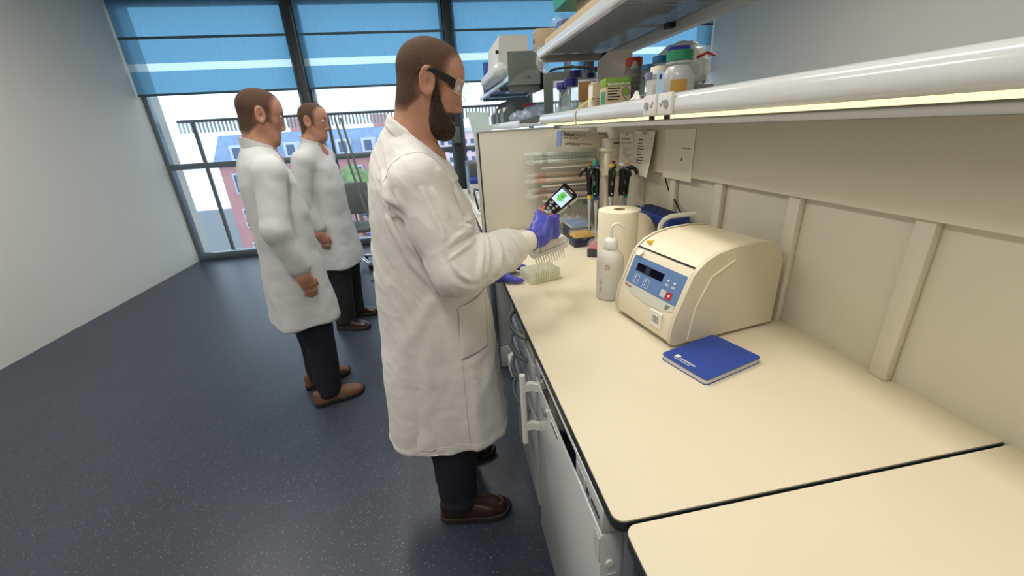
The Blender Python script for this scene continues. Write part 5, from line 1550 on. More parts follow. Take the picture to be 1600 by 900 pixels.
def shoe(root, heel, direction, L=0.305, upper=LEATHER, moc=True, h=0.0045, sy=1.0):
    """shoe built along its own x axis, heel at 0"""
    hx, hy = heel
    a = math.atan2(direction[1], direction[0])
    M_ = Matrix.Translation((hx, hy, 0)) @ Matrix.Rotation(a, 4, 'Z')
    def outline(P, off=0.0):
        w = np.interp(P[0] / L, [0, 0.05, 0.2, 0.45, 0.7, 0.88, 0.97, 1.0], [0.014, 0.030, 0.036, 0.038, 0.050, 0.046, 0.028, 0.008]) + off
        return np.abs(P[1] + 0.006 * np.sin(P[0] / L * PI) * sy) - w
    def sole(P):
        lift = 0.010 * np.clip((P[0] / L - 0.8) / 0.2, 0, 1) ** 2
        return smax(smax(outline(P, 0.004) * 0.9, np.abs(P[2] - 0.0155 - lift) - 0.0155, 0.004), smax(-P[0] - 0.004, P[0] - L - 0.006, 0.01), 0.006)
    def up(P):
        top = np.interp(P[0] / L, [0, 0.1, 0.3, 0.42, 0.58, 0.75, 0.9, 1.0], [0.105, 0.108, 0.106, 0.100, 0.082, 0.070, 0.056, 0.030])
        tap = 1 - 0.55 * np.clip((P[2] - 0.03) / 0.09, 0, 1) ** 2
        w = np.interp(P[0] / L, [0, 0.05, 0.2, 0.45, 0.7, 0.88, 0.97, 1.0], [0.012, 0.028, 0.034, 0.036, 0.048, 0.043, 0.026, 0.006])
        d = (np.abs(P[1] + 0.006 * np.sin(P[0] / L * PI) * sy) - w * tap) * 0.9
        d = smax(d, P[2] - top, 0.025)
        d = smax(d, 0.02 - P[2], 0.004)
        return smax(d, smax(-P[0], P[0] - L + 0.002, 0.01), 0.01)
    def part(nm, fn, lo, hi, m, it=1):
        v, f = nets(fn, lo, hi, h)
        v = relax(v, f, it)
        vv = [tuple(M_ @ Vector(p)) for p in v]
        return obj(nm, vv, f.tolist(), m, root, True, True, 180)
    s_ = part('shoe', up, (-0.03, -0.08, 0.0), (L + 0.03, 0.08, 0.14), upper)
    part('sole', sole, (-0.03, -0.08, -0.012), (L + 0.03, 0.08, 0.06), SOLE, 1).parent = s_
    if moc:
        pts = []
        for k in range(25):
            u = k / 24 * 2 - 1
            ang_ = u * PI * 0.5
            pts.append(M_ @ Vector((L * 0.60 + 0.088 * math.cos(ang_), 0.032 * math.sin(ang_) * (1 + 0.15 * (1 - abs(u))), 0.070 - 0.010 * math.cos(ang_) - 0.004 * abs(u))))
        MB().tube(pts, 0.0030, 6).build('apron_seam', mat('tan_stitch', (134, 88, 62), rough=.5), s_, True)
        for k in range(3):
            x = L * (0.40 + 0.06 * k)
            MB().tube([M_ @ Vector((x, -0.022, 0.093 - 0.006 * k)), M_ @ Vector((x + 0.006, 0, 0.102 - 0.008 * k)), M_ @ Vector((x, 0.022, 0.093 - 0.006 * k))], 0.0025, 6).build('lace', BLACK, s_, True)
    return s_

def trouser_disp(v, n):
    z = v[:, 2]
    return 0.006 * np.sin(60 * z + 5 * pnoise(v, 9)) * np.clip((0.30 - z) / 0.25, 0, 1) + 0.004 * pnoise(v, 14)

# =============================================================== the man in the white coat
MX, MY = -0.06, 1.44
man = thing('person', 'bearded man in a white coat, safety glasses and blue gloves using a pipette', 'person', (MX, MY, 0))
HEADO = (0.003, 1.435, 1.702)
build_head(man, HEADO, math.radians(20), (-0.078, 1.44, 1.525), yaw=math.radians(4))

TAB = [  # z, back x, front x, half width
    (0.30, -0.312, 0.172, 0.238), (0.43, -0.312, 0.165, 0.235), (0.62, -0.304, 0.148, 0.228), (0.74, -0.298, 0.142, 0.222), (0.86, -0.288, 0.136, 0.215),
    (0.94, -0.282, 0.127, 0.208), (1.00, -0.278, 0.118, 0.204), (1.16, -0.262, 0.112, 0.204), (1.25, -0.253, 0.106, 0.206), (1.32, -0.245, 0.090, 0.204),
    (1.40, -0.232, 0.054, 0.190), (1.44, -0.224, 0.036, 0.165), (1.49, -0.210, 0.016, 0.120), (1.545, -0.180, 0.010, 0.092), (1.58, -0.150, 0.008, 0.083), (1.61, -0.134, 0.008, 0.081), (1.66, -0.128, 0.010, 0.081)]
S_R, E_R, W_R = (-0.068, 1.245, 1.412), (0.012, 1.165, 1.160), (0.262, 1.322, 1.183)
S_L, E_L, W_L = (-0.058, 1.635, 1.412), (0.060, 1.715, 1.130), (0.165, 1.685, 0.975)
def collar_cut(P, off=0.0):
    return (P[2] - (1.606 - off - 0.92 * (P[0] + 0.128) - 0.25 * np.abs(P[1] - MY) ** 1.0 * 0.3)) * 0.74
def coat(P):
    d = coat_torso(P, TAB, MY, 0.42)
    d = smin(d, s_cap(P, (-0.085, MY - 0.10, 1.462), S_R, 0.062, 0.080), 0.05)
    d = smin(d, s_cap(P, (-0.085, MY + 0.10, 1.462), S_L, 0.062, 0.080), 0.05)
    d = smax(d, collar_cut(P), 0.004)
    d = smax(d, -s_cap(P, (-0.083, MY, 1.44), (-0.050, MY, 1.70), 0.0675, 0.069), 0.006)
    # hem cut and hollow skirt
    back, front, b = profile(P[2], TAB)
    d = smax(d, (0.432 + 0.012 * np.sin(14 * P[0]) - 0.02 * np.clip((P[0] - 0.05) / 0.15, 0, 1)) - P[2], 0.004)
    inner = coat_torso(P, [(z, bk + 0.012, fr - 0.012, w - 0.012) for z, bk, fr, w in TAB], MY, 0)
    inner = smax(inner, P[2] - 0.80, 0.02)
    d = smax(d, -inner, 0.004)
    mid = lambda a, b, t: tuple(a[i] + (b[i] - a[i]) * t for i in range(3))
    r = s_chain(P, [S_R, mid(S_R, E_R, 0.5), E_R, mid(E_R, W_R, 0.35), mid(E_R, W_R, 0.70), mid(E_R, W_R, 0.80)], [0.084, 0.077, 0.076, 0.072, 0.064, 0.046], 0.03)
    l = s_chain(P, [S_L, mid(S_L, E_L, 0.5), E_L, mid(E_L, W_L, 0.6), mid(E_L, W_L, 0.92)], [0.084, 0.076, 0.070, 0.062, 0.050], 0.03)
    d = smin(d, r, 0.018)
    d = smin(d, l, 0.018)
    return d
FOLDS = [  # creases on the near side of the coat: points (x, z), width, height
    ([(-0.165, 1.446), (-0.156, 1.397), (-0.144, 1.368)], 0.010, 0.008),
    ([(-0.152, 1.395), (-0.132, 1.362)], 0.010, 0.008),
    ([(-0.154, 1.353), (-0.124, 1.25), (-0.086, 1.176)], 0.013, 0.010),
    ([(-0.169, 1.317), (-0.124, 1.183), (-0.059, 1.079)], 0.013, 0.010),
    ([(-0.157, 1.339), (-0.133, 1.329)], 0.010, 0.008),
    ([(-0.124, 1.398), (-0.112, 1.357)], 0.010, 0.008),
    ([(-0.006, 1.448), (0.041, 1.379), (0.058, 1.338)], 0.010, 0.008),
    ([(-0.027, 1.403), (0.007, 1.33)], 0.010, 0.008),
    ([(0.042, 1.296), (0.066, 1.283), (0.084, 1.288)], 0.0085, 0.0095),
    ([(-0.0, 1.252), (0.027, 1.273), (0.064, 1.28), (0.09, 1.267)], 0.0085, 0.0095),
    ([(-0.0, 1.219), (0.036, 1.238), (0.078, 1.248)], 0.0085, 0.0095),
    ([(0.106, 1.256), (0.097, 1.219), (0.07, 1.147)], 0.0085, 0.0095),
    ([(0.117, 1.241), (0.11, 1.203), (0.095, 1.154)], 0.0085, 0.0095),
    ([(0.141, 1.249), (0.151, 1.202), (0.133, 1.143)], 0.0085, 0.0095),
    ([(0.192, 1.244), (0.212, 1.213), (0.223, 1.18)], 0.0085, 0.0095),
    ([(0.176, 1.244), (0.193, 1.187), (0.186, 1.145)], 0.0085, 0.0095),
    ([(0.001, 1.215), (0.022, 1.176), (0.051, 1.151)], 0.0085, 0.0095),
    ([(-0.051, 1.407), (-0.014, 1.301), (-0.004, 1.236)], 0.010, 0.008),
    ([(-0.019, 1.582), (-0.002, 1.536), (0.016, 1.488)], 0.010, 0.005),
    ([(-0.045, 1.565), (-0.024, 1.537), (-0.006, 1.505)], 0.010, 0.005),
    ([(0.027, 1.463), (0.048, 1.396)], 0.010, 0.005),
    ([(-0.037, 1.089), (-0.112, 0.986), (-0.203, 0.856)], 0.024, 0.0035),
    ([(-0.142, 1.058), (-0.098, 0.937), (-0.068, 0.834)], 0.024, 0.0035),
    ([(-0.199, 0.952), (-0.187, 0.751)], 0.024, 0.0035),
    ([(-0.121, 0.843), (-0.133, 0.633)], 0.024, 0.0035),
    ([(0.038, 0.778), (0.032, 0.585), (0.027, 0.435)], 0.024, 0.0035),
    ([(0.085, 0.752), (0.098, 0.608)], 0.024, 0.0035),
    ([(0.028, 0.793), (0.063, 0.801), (0.099, 0.821)], 0.024, 0.0035),]
def poly_dist(x, z, pl):
    best = np.full(len(x), 9.0); tt = np.zeros(len(x)); n_ = len(pl) - 1
    for k in range(n_):
        (ax_, az_), (bx_, bz_) = pl[k], pl[k + 1]
        dx_, dz_ = bx_ - ax_, bz_ - az_
        u = np.clip(((x - ax_) * dx_ + (z - az_) * dz_) / (dx_ * dx_ + dz_ * dz_), 0, 1)
        q = np.hypot(x - ax_ - u * dx_, z - az_ - u * dz_)
        m_ = q < best
        best = np.where(m_, q, best); tt = np.where(m_, (k + u) / n_, tt)
    return best, tt
def coat_disp(v, n):
    z = v[:, 2]
    th = np.arctan2(v[:, 1] - MY, v[:, 0] + 0.07)
    low = np.clip((1.0 - z) / 0.5, 0, 1)
    d = 0.0085 * low * np.sin(5 * th + 1.2 + 2 * pnoise(v, 1.6, 2)) + 0.004 * low * np.sin(11 * th + 3 * z)
    d += 0.0045 * pnoise(v, 5.5, 1) + 0.0022 * pnoise(v, 14, 4) + 0.0011 * pnoise(v, 38, 7)
    # diagonal soft creases
    dg = np.stack([(v[:, 0] + 0.5 * z) * 2.6, v[:, 1] * 1.0, (z - 0.5 * v[:, 0]) * 0.7], 1)
    rg = 1 - 2 * np.abs(pnoise(dg, 9, 11))
    d += 0.0032 * np.clip(rg, 0, 1) ** 3 * np.clip((z - 0.75) / 0.35, 0.25, 1)
    d += 0.0028 * np.clip((0.462 - z) / 0.006, 0, 1) * (0.8 + 1.2 * pnoise(v, 34, 5))
    near = np.clip((0.35 - n[:, 1]) / 0.5, 0, 1) * np.clip((MY - 0.02 - v[:, 1]) / 0.05, 0, 1)
    for pl, w, amp in FOLDS:
        q, t_ = poly_dist(v[:, 0], z, pl)
        w2 = w * (1.0 + 0.5 * t_)
        s_ = (q / w2) ** 2
        d += near * amp * 1.35 * (1 - 1.1 * s_) * np.exp(-s_) * np.sin(PI * np.clip(t_ * 0.84 + 0.08, 0, 1)) ** 0.6
    return d
coat_o = sdf_obj('lab_coat', coat, (-0.37, 1.03, 0.38), (0.32, 1.85, 1.62), 0.0056, COATM, man, 2, coat_disp)
coat_o['label'] = 'white long sleeved cotton laboratory coat'

bvh_v = [Vector((p.co.x + MX, p.co.y + MY, p.co.z)) for p in coat_o.data.vertices]
bvh = BVHTree.FromPolygons(bvh_v, [tuple(p.vertices) for p in coat_o.data.polygons])
def on_coat(x, z, off, y0=0.9):
    hit = bvh.ray_cast(Vector((x, y0, z)), Vector((0, 1, 0)))
    if hit[0] is None:
        return (x, MY, z)
    return tuple(hit[0] + Vector((0, -1, 0)) * off)
def pocket(u, v):
    x = 0.008 + 0.102 * u - 0.010 * v
    z = 1.000 + 0.022 * u - 0.185 * v - 0.01 * u * v
    bulge = 0.012 * math.sin(PI * u) * (1 - v) ** 0.7 + 0.003
    return on_coat(x, z, bulge)
pk = MB().sheet(pocket, 14, 18, 0.003).build('pocket', COATM, coat_o, True, ang=180)
MB().tube([Vector(pocket(k / 14, 0)) + Vector((0, -0.001, 0)) for k in range(15)], 0.0035, 6).build('pocket_hem', COATM, pk, True)
MB().tube([on_coat(0.004 - 0.012 * k / 30, 1.0 - 0.55 * k / 30, 0.0005) for k in range(31)], 0.0016, 5).build('side_seam', THREAD, coat_o, True)
hs = [on_coat(-0.27 + 0.39 * k / 50, 0.462 - 0.016 * max(0, (-0.27 + 0.39 * k / 50 - 0.05) / 0.1), 0.0004) for k in range(51)]
MB().tube(hs, 0.0014, 5).build('hem_stitch', THREAD, coat_o, True)
# armhole seam: a loop round the shoulder
def on_coat_dir(o, d, off):
    hit = bvh.ray_cast(Vector(o), Vector(d).normalized())
    return None if hit[0] is None else hit[0] - Vector(d).normalized() * off
pts = []
for k in range(26):
    a = -1.1 + 3.6 * k / 25
    o = Vector((-0.075 + 0.35 * math.cos(a + PI / 2) * 1.0, 1.19 - 0.10, 1.385 + 0.35 * math.sin(a + PI / 2)))
    tgt = Vector((-0.075 + 0.060 * math.cos(a + PI / 2), 1.262, 1.375 + 0.078 * math.sin(a + PI / 2)))
    p = on_coat_dir(o, tgt - o, 0.0004)
    if p is not None and (not pts or (p - pts[-1]).length < 0.05):
        pts.append(p)
if len(pts) > 4:
    MB().tube(pts, 0.0018, 5).build('armhole_seam', THREAD, coat_o, True)
# standing collar: a second layer of cloth along the neck edge
def collar_f(P):
    d = coat_torso(P, TAB, MY, 0) - 0.006
    d = smax(d, collar_cut(P), 0.004)
    d = smax(d, -s_cap(P, (-0.083, MY, 1.44), (-0.050, MY, 1.70), 0.0665, 0.068), 0.004)
    return smax(d, -collar_cut(P, 0.050 - 0.02 * 0), 0.004)
sdf_obj('collar', collar_f, (-0.28, 1.28, 1.40), (0.10, 1.60, 1.66), 0.0045, COATM, coat_o, 1, lambda v, n: 0.0018 * pnoise(v, 18))
# knitted cuffs
for W, E, nm in ((W_R, E_R, 'r'), (W_L, E_L, 'l')):
    w = Vector(W); e = Vector(E); d = (w - e).normalized()
    n_ = 18
    mb = MB()
    pth = [w - d * 0.070 + d * 0.100 * k / 6 for k in range(7)]
    mb.tube(pth, [0.043, 0.041, 0.039, 0.038, 0.0375, 0.037, 0.036], 26)
    mb.build('knit_cuff', KNIT, coat_o, True)
# trousers
def trousers(P):
    r = s_chain(P, [(-0.08, 1.35, 0.85), (-0.075, 1.315, 0.45), (-0.080, 1.298, 0.095)], [0.115, 0.098, 0.074], 0.02)
    l = s_chain(P, [(-0.08, 1.53, 0.85), (-0.05, 1.585, 0.45), (-0.075, 1.64, 0.095)], [0.115, 0.098, 0.074], 0.02)
    d = smin(r, l, 0.02)
    return smax(smax(d, 0.082 - P[2], 0.004), P[2] - 0.83, 0.01)
sdf_obj('trousers', trousers, (-0.23, 1.18, 0.04), (0.10, 1.74, 0.86), 0.009, NAVYT, man, 1, trouser_disp)
shoe(man, (-0.165, 1.302), (1.0, -0.06), 0.30)
shoe(man, (-0.185, 1.66), (1.0, -0.10), 0.30, sy=-1)
# safety glasses
gl = MB()
def hp(p):
    return from_head(p, HEADO, math.radians(20), math.radians(4))
fr = None
for s_ in (-1, 1):
    path = [hp(p) for p in ((-0.046, 0.083 * s_, -0.008), (-0.034, 0.084 * s_, 0.008), (-0.010, 0.0835 * s_, 0.018), (0.02, 0.082 * s_, 0.016), (0.048, 0.078 * s_, 0.010), (0.070, 0.072 * s_, 0.002))]
    hgt = [0.005, 0.006, 0.006, 0.009, 0.014, 0.019]
    def arm(u, v, path=path, hgt=hgt):
        k = min(4, int(u * 5)); f_ = u * 5 - k
        p = Vector(path[k]).lerp(Vector(path[k + 1]), f_)
        h_ = hgt[k] + (hgt[k + 1] - hgt[k]) * f_
        return p + Vector((math.sin(math.radians(20)), 0, math.cos(math.radians(20)))) * h_ * (v - 0.5) * 2 * 0.8
    a_ = MB().sheet(arm, 15, 2, 0.004).build('glasses_arm', BLACK, man, True)
LENS = mat('clear_lens', (232, 236, 236), rough=0.04, clear=0.92, spec=1.0)
def lens(u, v):
    a = (u - 0.5) * 2 * 1.22
    return hp((0.036 + 0.090 * math.cos(a) ** 0.8 - 0.006 * v, 0.083 * math.sin(a) * 0.98, 0.020 - (0.042 + 0.006 * math.cos(a * 3)) * v))
ln = MB().sheet(lens, 26, 6, 0.0022).build('glasses_lens', LENS, man, True, ang=180)
MB().tube([Vector(lens(k / 26, 0)) for k in range(27)], 0.0016, 6).build('lens_rim', FILM, ln, True)
MB().tube([Vector(lens(k / 26, 1)) for k in range(27)], 0.0016, 6).build('lens_rim', FILM, ln, True)

# --- gloves
def hand_sdf(P, wrist, wdir, metas, fingers, thumb, r=0.0115, pr=0.016):
    d = s_cap(P, np.array(wrist) - 0.02 * np.array(wdir), np.array(wrist) + 0.03 * np.array(wdir), 0.036, 0.033)
    for m_ in metas:
        d = smin(d, s_cap(P, np.array(wrist) + 0.02 * np.array(wdir), m_, 0.026, pr), 0.022)
    for f_ in fingers:
        d = smin(d, s_chain(P, f_, [r * 1.08] + [r] * (len(f_) - 2) + [r * 0.88], 0.006), 0.008)
    d = smin(d, s_chain(P, thumb, [0.022, 0.0155, 0.0125, 0.0105][:len(thumb)], 0.010), 0.016)
    return d
# right hand round the pipette handle (axis near x .375, y 1.465)
wd = Vector(W_R) - Vector(E_R); wd.normalize()
wr_ = Vector(W_R) + wd * 0.045
metasR = [(0.352, 1.408, 1.232), (0.360, 1.410, 1.211), (0.360, 1.411, 1.190), (0.352, 1.410, 1.171)]
fingR = []
for i, z in enumerate((1.236, 1.213, 1.191, 1.170)):
    L_ = (1.0, 1.05, 1.0, 0.88)[i]
    k0 = metasR[i]
    fingR.append([k0, (0.390 + 0.006 * L_, 1.424, z - 0.002), (0.410, 1.454, z - 0.004), (0.404, 1.484, z - 0.008), (0.376 + 0.01 * (1 - L_), 1.496, z - 0.008)])
thR = [(0.312, 1.380, 1.212), (0.328, 1.410, 1.238), (0.338, 1.440, 1.252), (0.348, 1.462, 1.254)]
def gR(P):
    return hand_sdf(P, wr_, wd, metasR, fingR, thR, 0.0128, 0.0235)
g1 = sdf_obj('glove', gR, (0.24, 1.28, 1.12), (0.44, 1.53, 1.31), 0.0028, GLOVE, man, 1, lambda v, n: 0.0012 * pnoise(v, 60) + 0.0009 * np.sin(240 * v[:, 0] + 60 * v[:, 2]) * np.clip((0.33 - v[:, 0]) / 0.05, 0, 1))
g1['label'] = 'violet blue glove gripping the pipette handle'
MB().tube([wr_ - wd * 0.022 + Vector((0, 0, 0)) + (Vector((-wd.y, wd.x, 0)).normalized() * math.cos(a) + Vector((0, 0, 1)) * math.sin(a)) * 0.0375 for a in [k * PI / 12 for k in range(24)]], 0.003, 6, closed=True).build('rolled_edge', GLOVE, g1, True)
# left hand holding the end of the block
wdl = (Vector(W_L) - Vector(E_L)).normalized()
wl = Vector((0.190, 1.682, 0.953))
wdl2 = Vector((0.95, 0.06, -0.20)).normalized()
metasL = [(0.245, 1.712, 0.952), (0.243, 1.733, 0.948), (0.238, 1.752, 0.943), (0.230, 1.768, 0.938)]
fingL = [[metasL[0], (0.280, 1.738, 0.962), (0.312, 1.748, 0.956), (0.338, 1.751, 0.945)],
         [metasL[1], (0.276, 1.762, 0.956), (0.310, 1.768, 0.948), (0.336, 1.766, 0.936)],
         [metasL[2], (0.270, 1.782, 0.946), (0.300, 1.788, 0.936), (0.324, 1.784, 0.926)],
         [metasL[3], (0.256, 1.798, 0.937), (0.280, 1.804, 0.929), (0.300, 1.802, 0.923)]]
thL = [(0.215, 1.672, 0.945), (0.245, 1.648, 0.936), (0.275, 1.636, 0.928), (0.299, 1.634, 0.924)]
def gL(P):
    d = hand_sdf(P, wl, wdl2, metasL, fingL, thL, 0.0112, 0.016)
    return smax(d, 0.9108 - P[2], 0.004)
g2 = sdf_obj('glove', gL, (0.12, 1.56, 0.89), (0.38, 1.84, 1.02), 0.0030, GLOVE, man, 1, lambda v, n: 0.0010 * pnoise(v, 60))
g2['label'] = 'violet blue glove steadying the well block'

# =============================================================== the multichannel pipette
t = thing('multichannel_pipette', 'cream electronic multichannel pipette with a lit colour screen', 'multichannel pipette', (0.381, 1.50, 1.107))
PIPM = mat('pipette_shell', (216, 214, 206), rough=0.4)
hx = Vector((0.973, 0.0, 0.232)).normalized(); hz = Vector((-0.232, 0, 0.973)).normalized(); hy = hz.cross(hx)
HM = Matrix(((hx.x, hy.x, hz.x, 0.383), (hx.y, hy.y, hz.y, 1.500), (hx.z, hy.z, hz.z, 1.110), (0, 0, 0, 1)))
outl = [(-0.078, -0.016), (-0.072, -0.026), (0.072, -0.026), (0.078, -0.018), (0.078, 0.012), (0.070, 0.020), (0.01, 0.026), (-0.05, 0.022), (-0.074, 0.008)]
bm_ = MB().prism(outl, -0.021, 0.021, 'y').xf(HM).build('head_shell', PIPM, t, True)
MB().prism([(-0.045, -0.012), (0.07, -0.006), (0.07, -0.0045), (-0.045, -0.0105)], -0.0222, -0.0205, 'y').xf(HM).build('shell_groove', INKG, bm_, True)
MB().prism([(-0.045, -0.012), (-0.0435, -0.012), (-0.020, 0.019), (-0.022, 0.019)], -0.0222, -0.0205, 'y').xf(HM).build('shell_groove', INKG, bm_, True)
MB().cyl((-0.058, -0.0215, -0.004), (-0.058, -0.0205, -0.004), 0.0022, None, 10).xf(HM).build('shell_screw', INK, bm_, True)
MB().box(0.076, 0.083, -0.012, 0.012, -0.012, 0.004, 0.002).xf(HM).build('eject_tab', BLUE, t, True)
TIPM = mat('clear_tip', (246, 246, 238), rough=.2, clear=.2)
for k in range(12):
    x = -0.058 + k * 0.0105
    c = MB().cyl((x, 0, -0.026), (x, 0, -0.0305), 0.0033, None, 8).xf(HM).build('nozzle', BLACK, t, True)
    MB().tube([HM @ Vector((x, 0, -0.0295)), HM @ Vector((x, 0, -0.045)), HM @ Vector((x, 0, -0.074))], [0.0036, 0.003, 0.0011], 8).build('tip', TIPM, c, True)
# handle up to the screen head
MB().tube([(0.382, 1.492, 1.12), (0.378, 1.480, 1.15), (0.374, 1.468, 1.19), (0.373, 1.460, 1.235), (0.380, 1.452, 1.262)], [0.023, 0.021, 0.020, 0.021, 0.024], 18).build('handle', PIPM, t, True)
nrm = Vector((-0.22, -0.86, 0.46)).normalized()
ex_ = Vector((0.77, 0.0, 0.64)); ex_ = (ex_ - nrm * ex_.dot(nrm)).normalized()
ey_ = nrm.cross(ex_)
c0 = Vector((0.408, 1.448, 1.279))
SD = 1.14
c0 = Vector((0.408, 1.446, 1.283))
DM = Matrix(((ex_.x, ey_.x, nrm.x, c0.x), (ex_.y, ey_.y, nrm.y, c0.y), (ex_.z, ey_.z, nrm.z, c0.z), (0, 0, 0, 1))) @ Matrix.Diagonal((SD, SD, 1.0, 1.0))
def disp_outline(g):
    p = []
    for k in range(9):
        a = PI / 2 + PI * k / 8
        p.append((-0.040 + (0.026 + g) * math.cos(a), (0.0235 + g) * math.sin(a)))
    for a0, cx_, cy_ in ((-PI / 2, 0.058, -0.022), (0, 0.058, 0.022)):
        for k in range(5):
            a = a0 + k * PI / 8
            p.append((cx_ + (0.009 + g) * math.cos(a), cy_ + (0.009 + g) * math.sin(a)))
    return p
sh_ = MB().prism(disp_outline(0.002), -0.030, -0.004, 'z').xf(DM).build('screen_shell', PIPM, t, True)
MB().lathe([(0.0, -0.045), (0.026, -0.045), (0.031, -0.036), (0.029, -0.02), (0.0, -0.02)], 24, (-0.042, 0, 0)).xf(DM).build('neck_collar', WHITE, t, True)
fp = MB().prism(disp_outline(0.0), -0.006, 0.004, 'z').xf(DM).build('face_plate', BLACKG, t, True)
SCR = mat('lit_screen', (186, 214, 236), rough=.3, emit=0.35)
MB().box(0.0, 0.050, -0.0225, 0.0225, 0.004, 0.0048).xf(DM).build('screen', SCR, fp, True)
MB().box(0.046, 0.0535, -0.0225, 0.0225, 0.0042, 0.0050).xf(DM).build('screen_header', DGREY, fp, True)
MB().prism([(0.006, 0.004), (0.020, -0.012), (0.020, -0.006), (0.040, -0.008), (0.044, 0.004), (0.040, 0.012), (0.024, 0.013), (0.024, 0.019)], 0.0049, 0.0054, 'z').xf(DM).build('green_arrow', mat('screen_green', (70, 184, 60), rough=.3, emit=0.3), fp, True)
MB().box(0.025, 0.033, -0.002, 0.004, 0.0054, 0.0057).xf(DM).build('arrow_mark', mat('screen_green_dark', (40, 140, 50), rough=.3), fp, True)
for i in range(3):
    for j in (-1, 1):
        MB().box(-0.035 + 0.012 * i, -0.027 + 0.012 * i, 0.0055 * j - 0.004 + 0.002 * j * i, 0.0055 * j + 0.004 + 0.002 * j * i, 0.004, 0.0062, 0.0015).xf(DM).build('key', GREY, fp, True)
for j in (-1, 1):
    MB().prism([(-0.058, 0.008 * j), (-0.050, 0.018 * j), (-0.036, 0.0225 * j), (-0.030, 0.019 * j), (-0.044, 0.012 * j), (-0.052, 0.006 * j)], 0.004, 0.0062, 'z').xf(DM).build('orange_key', ORANGE, fp, True)
for x in (-0.014, 0.058):
    MB().box(x, x + 0.003, -0.012 if x > 0 else 0.010, 0.004 if x > 0 else 0.019, 0.004, 0.0045).xf(DM).build('print_mark', LGREY, fp, True)
MB().box(0.022, 0.028, -0.036, -0.030, -0.012, -0.004).xf(DM).build('side_switch', BLACK, fp, True)

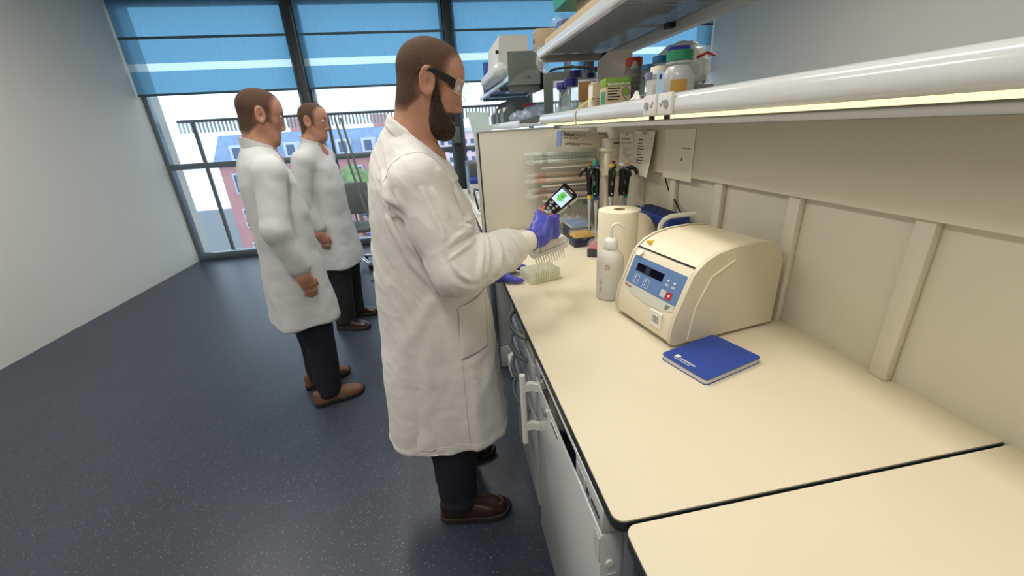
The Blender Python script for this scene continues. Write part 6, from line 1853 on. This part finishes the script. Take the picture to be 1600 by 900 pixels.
# =============================================================== other people at the left
def bystander(label, x, y, rz, coatm, trm, shoes, pitch, s=1.0, hairm=None, stride=0.0, with_coat=True, toe=0.0):
    """figure built facing +x at the origin in its own frame, arms down, then turned with its root"""
    t = thing('person', label, 'person', (0, 0, 0))
    MW[t.name] = Matrix()
    tab = [(0.45, -0.20, 0.19, 0.25), (0.8, -0.17, 0.16, 0.225), (1.0, -0.15, 0.14, 0.205), (1.2, -0.15, 0.14, 0.205), (1.35, -0.15, 0.12, 0.20), (1.45, -0.13, 0.08, 0.15), (1.52, -0.10, 0.06, 0.08), (1.58, -0.09, 0.05, 0.065)]
    hem = 0.56 if with_coat else 0.92
    def cf(P):
        d = coat_torso(P, tab, 0.0, 0)
        d = smax(smax(d, P[2] - 1.54, 0.03), hem - P[2], 0.005)
        for sgn in (-1, 1):
            d = smin(d, s_cap(P, (-0.02, 0.1 * sgn, 1.46), (-0.02, 0.2 * sgn, 1.41), 0.06, 0.075), 0.05)
            d = smin(d, s_chain(P, [(-0.02, 0.2 * sgn, 1.41), (-0.07, 0.265 * sgn, 1.14), (-0.01, 0.245 * sgn, 0.93)], [0.075, 0.066, 0.055], 0.03), 0.02)
        return d
    def cd(v, n):
        th = np.arctan2(v[:, 1], v[:, 0])
        return 0.006 * np.sin(6 * th + 2) * np.clip((1.0 - v[:, 2]) / 0.4, 0, 1) + 0.006 * pnoise(v, 7) + 0.003 * pnoise(v, 18)
    c = sdf_obj('lab_coat' if with_coat else 'jumper', cf, (-0.30, -0.38, hem - 0.05), (0.30, 0.38, 1.62), 0.012, coatm, t, 1, cd)
    def col(u, v):
        a = 2 * PI * u
        return (-0.015 + 0.074 * math.cos(a), 0.074 * math.sin(a), 1.505 - 0.03 * math.cos(a) + 0.05 * v)
    MB().sheet(col, 24, 3, 0.007).build('collar', coatm, c, True)
    def tf(P):
        r = s_chain(P, [(-0.01, -0.085, 0.90), (0.02 + stride, -0.11, 0.5), (-0.0 + stride, -0.12, 0.08)], [0.10, 0.09, 0.072], 0.02)
        l = s_chain(P, [(-0.01, 0.085, 0.90), (0.02, 0.11, 0.5), (-0.0, 0.12, 0.08)], [0.10, 0.09, 0.072], 0.02)
        return smax(smax(smin(r, l, 0.02), 0.05 - P[2], 0.004), P[2] - 0.98, 0.01)
    sdf_obj('trousers', tf, (-0.2, -0.28, 0.03), (0.25 + stride, 0.28, 1.02), 0.013, trm, t, 1, lambda v, n: 0.006 * pnoise(v, 12))
    shoe(t, (-0.10 + stride, -0.12), (1.0, -0.10), 0.30, shoes, False, 0.006)
    shoe(t, (-0.10, 0.12), (1.0, 0.10), 0.30, shoes, False, 0.006, -1)
    build_head(t, (0.035, 0, 1.69), pitch, (-0.015, 0, 1.515), 0, 0.005, True, False, hairm or HAIR)
    for sgn in (-1, 1):
        # relaxed hands hanging in front of the hips
        wr = np.array((-0.005, 0.248 * sgn, 0.895)); wdv = np.array((0.20, -0.03 * sgn, -0.97))
        up_ = wr + wdv * 0.08
        ms = [tuple(up_ + np.array((0.024 - 0.016 * k, 0.004 * sgn, 0.004 * abs(k - 1)))) for k in range(4)]
        fs = [[ms[k], tuple(np.array(ms[k]) + np.array((0.008, -0.004 * sgn, -0.036))), tuple(np.array(ms[k]) + np.array((0.006, -0.016 * sgn, -0.060))), tuple(np.array(ms[k]) + np.array((0.0, -0.026 * sgn, -0.074 + 0.006 * abs(k - 1))))] for k in range(4)]
        tb = [tuple(wr + wdv * 0.03 + np.array((0.012, 0, 0))), tuple(wr + wdv * 0.055 + np.array((0.038, -0.006 * sgn, 0))), tuple(wr + wdv * 0.085 + np.array((0.046, -0.012 * sgn, 0)))]
        sdf_obj('hand', lambda P: hand_sdf(P, wr, wdv, ms, fs, tb, 0.0092, 0.013), (-0.09, 0.24 * sgn - 0.09, 0.69), (0.12, 0.24 * sgn + 0.09, 0.97), 0.0045, SKIN, t, 1)
    t.location = (x, y, 0)
    t.rotation_euler = (0, 0, rz)
    return t
bystander('person in a pale coat and dark trousers standing furthest back near the window', -0.925, 3.50, math.radians(-8), COATM2, DARKT, LEATHER, 0.15)
bystander('person of whom only a brown suede shoe enters the picture', -0.90, 2.42, math.radians(28), COATM2, NAVYT, SUEDE, 0.25)
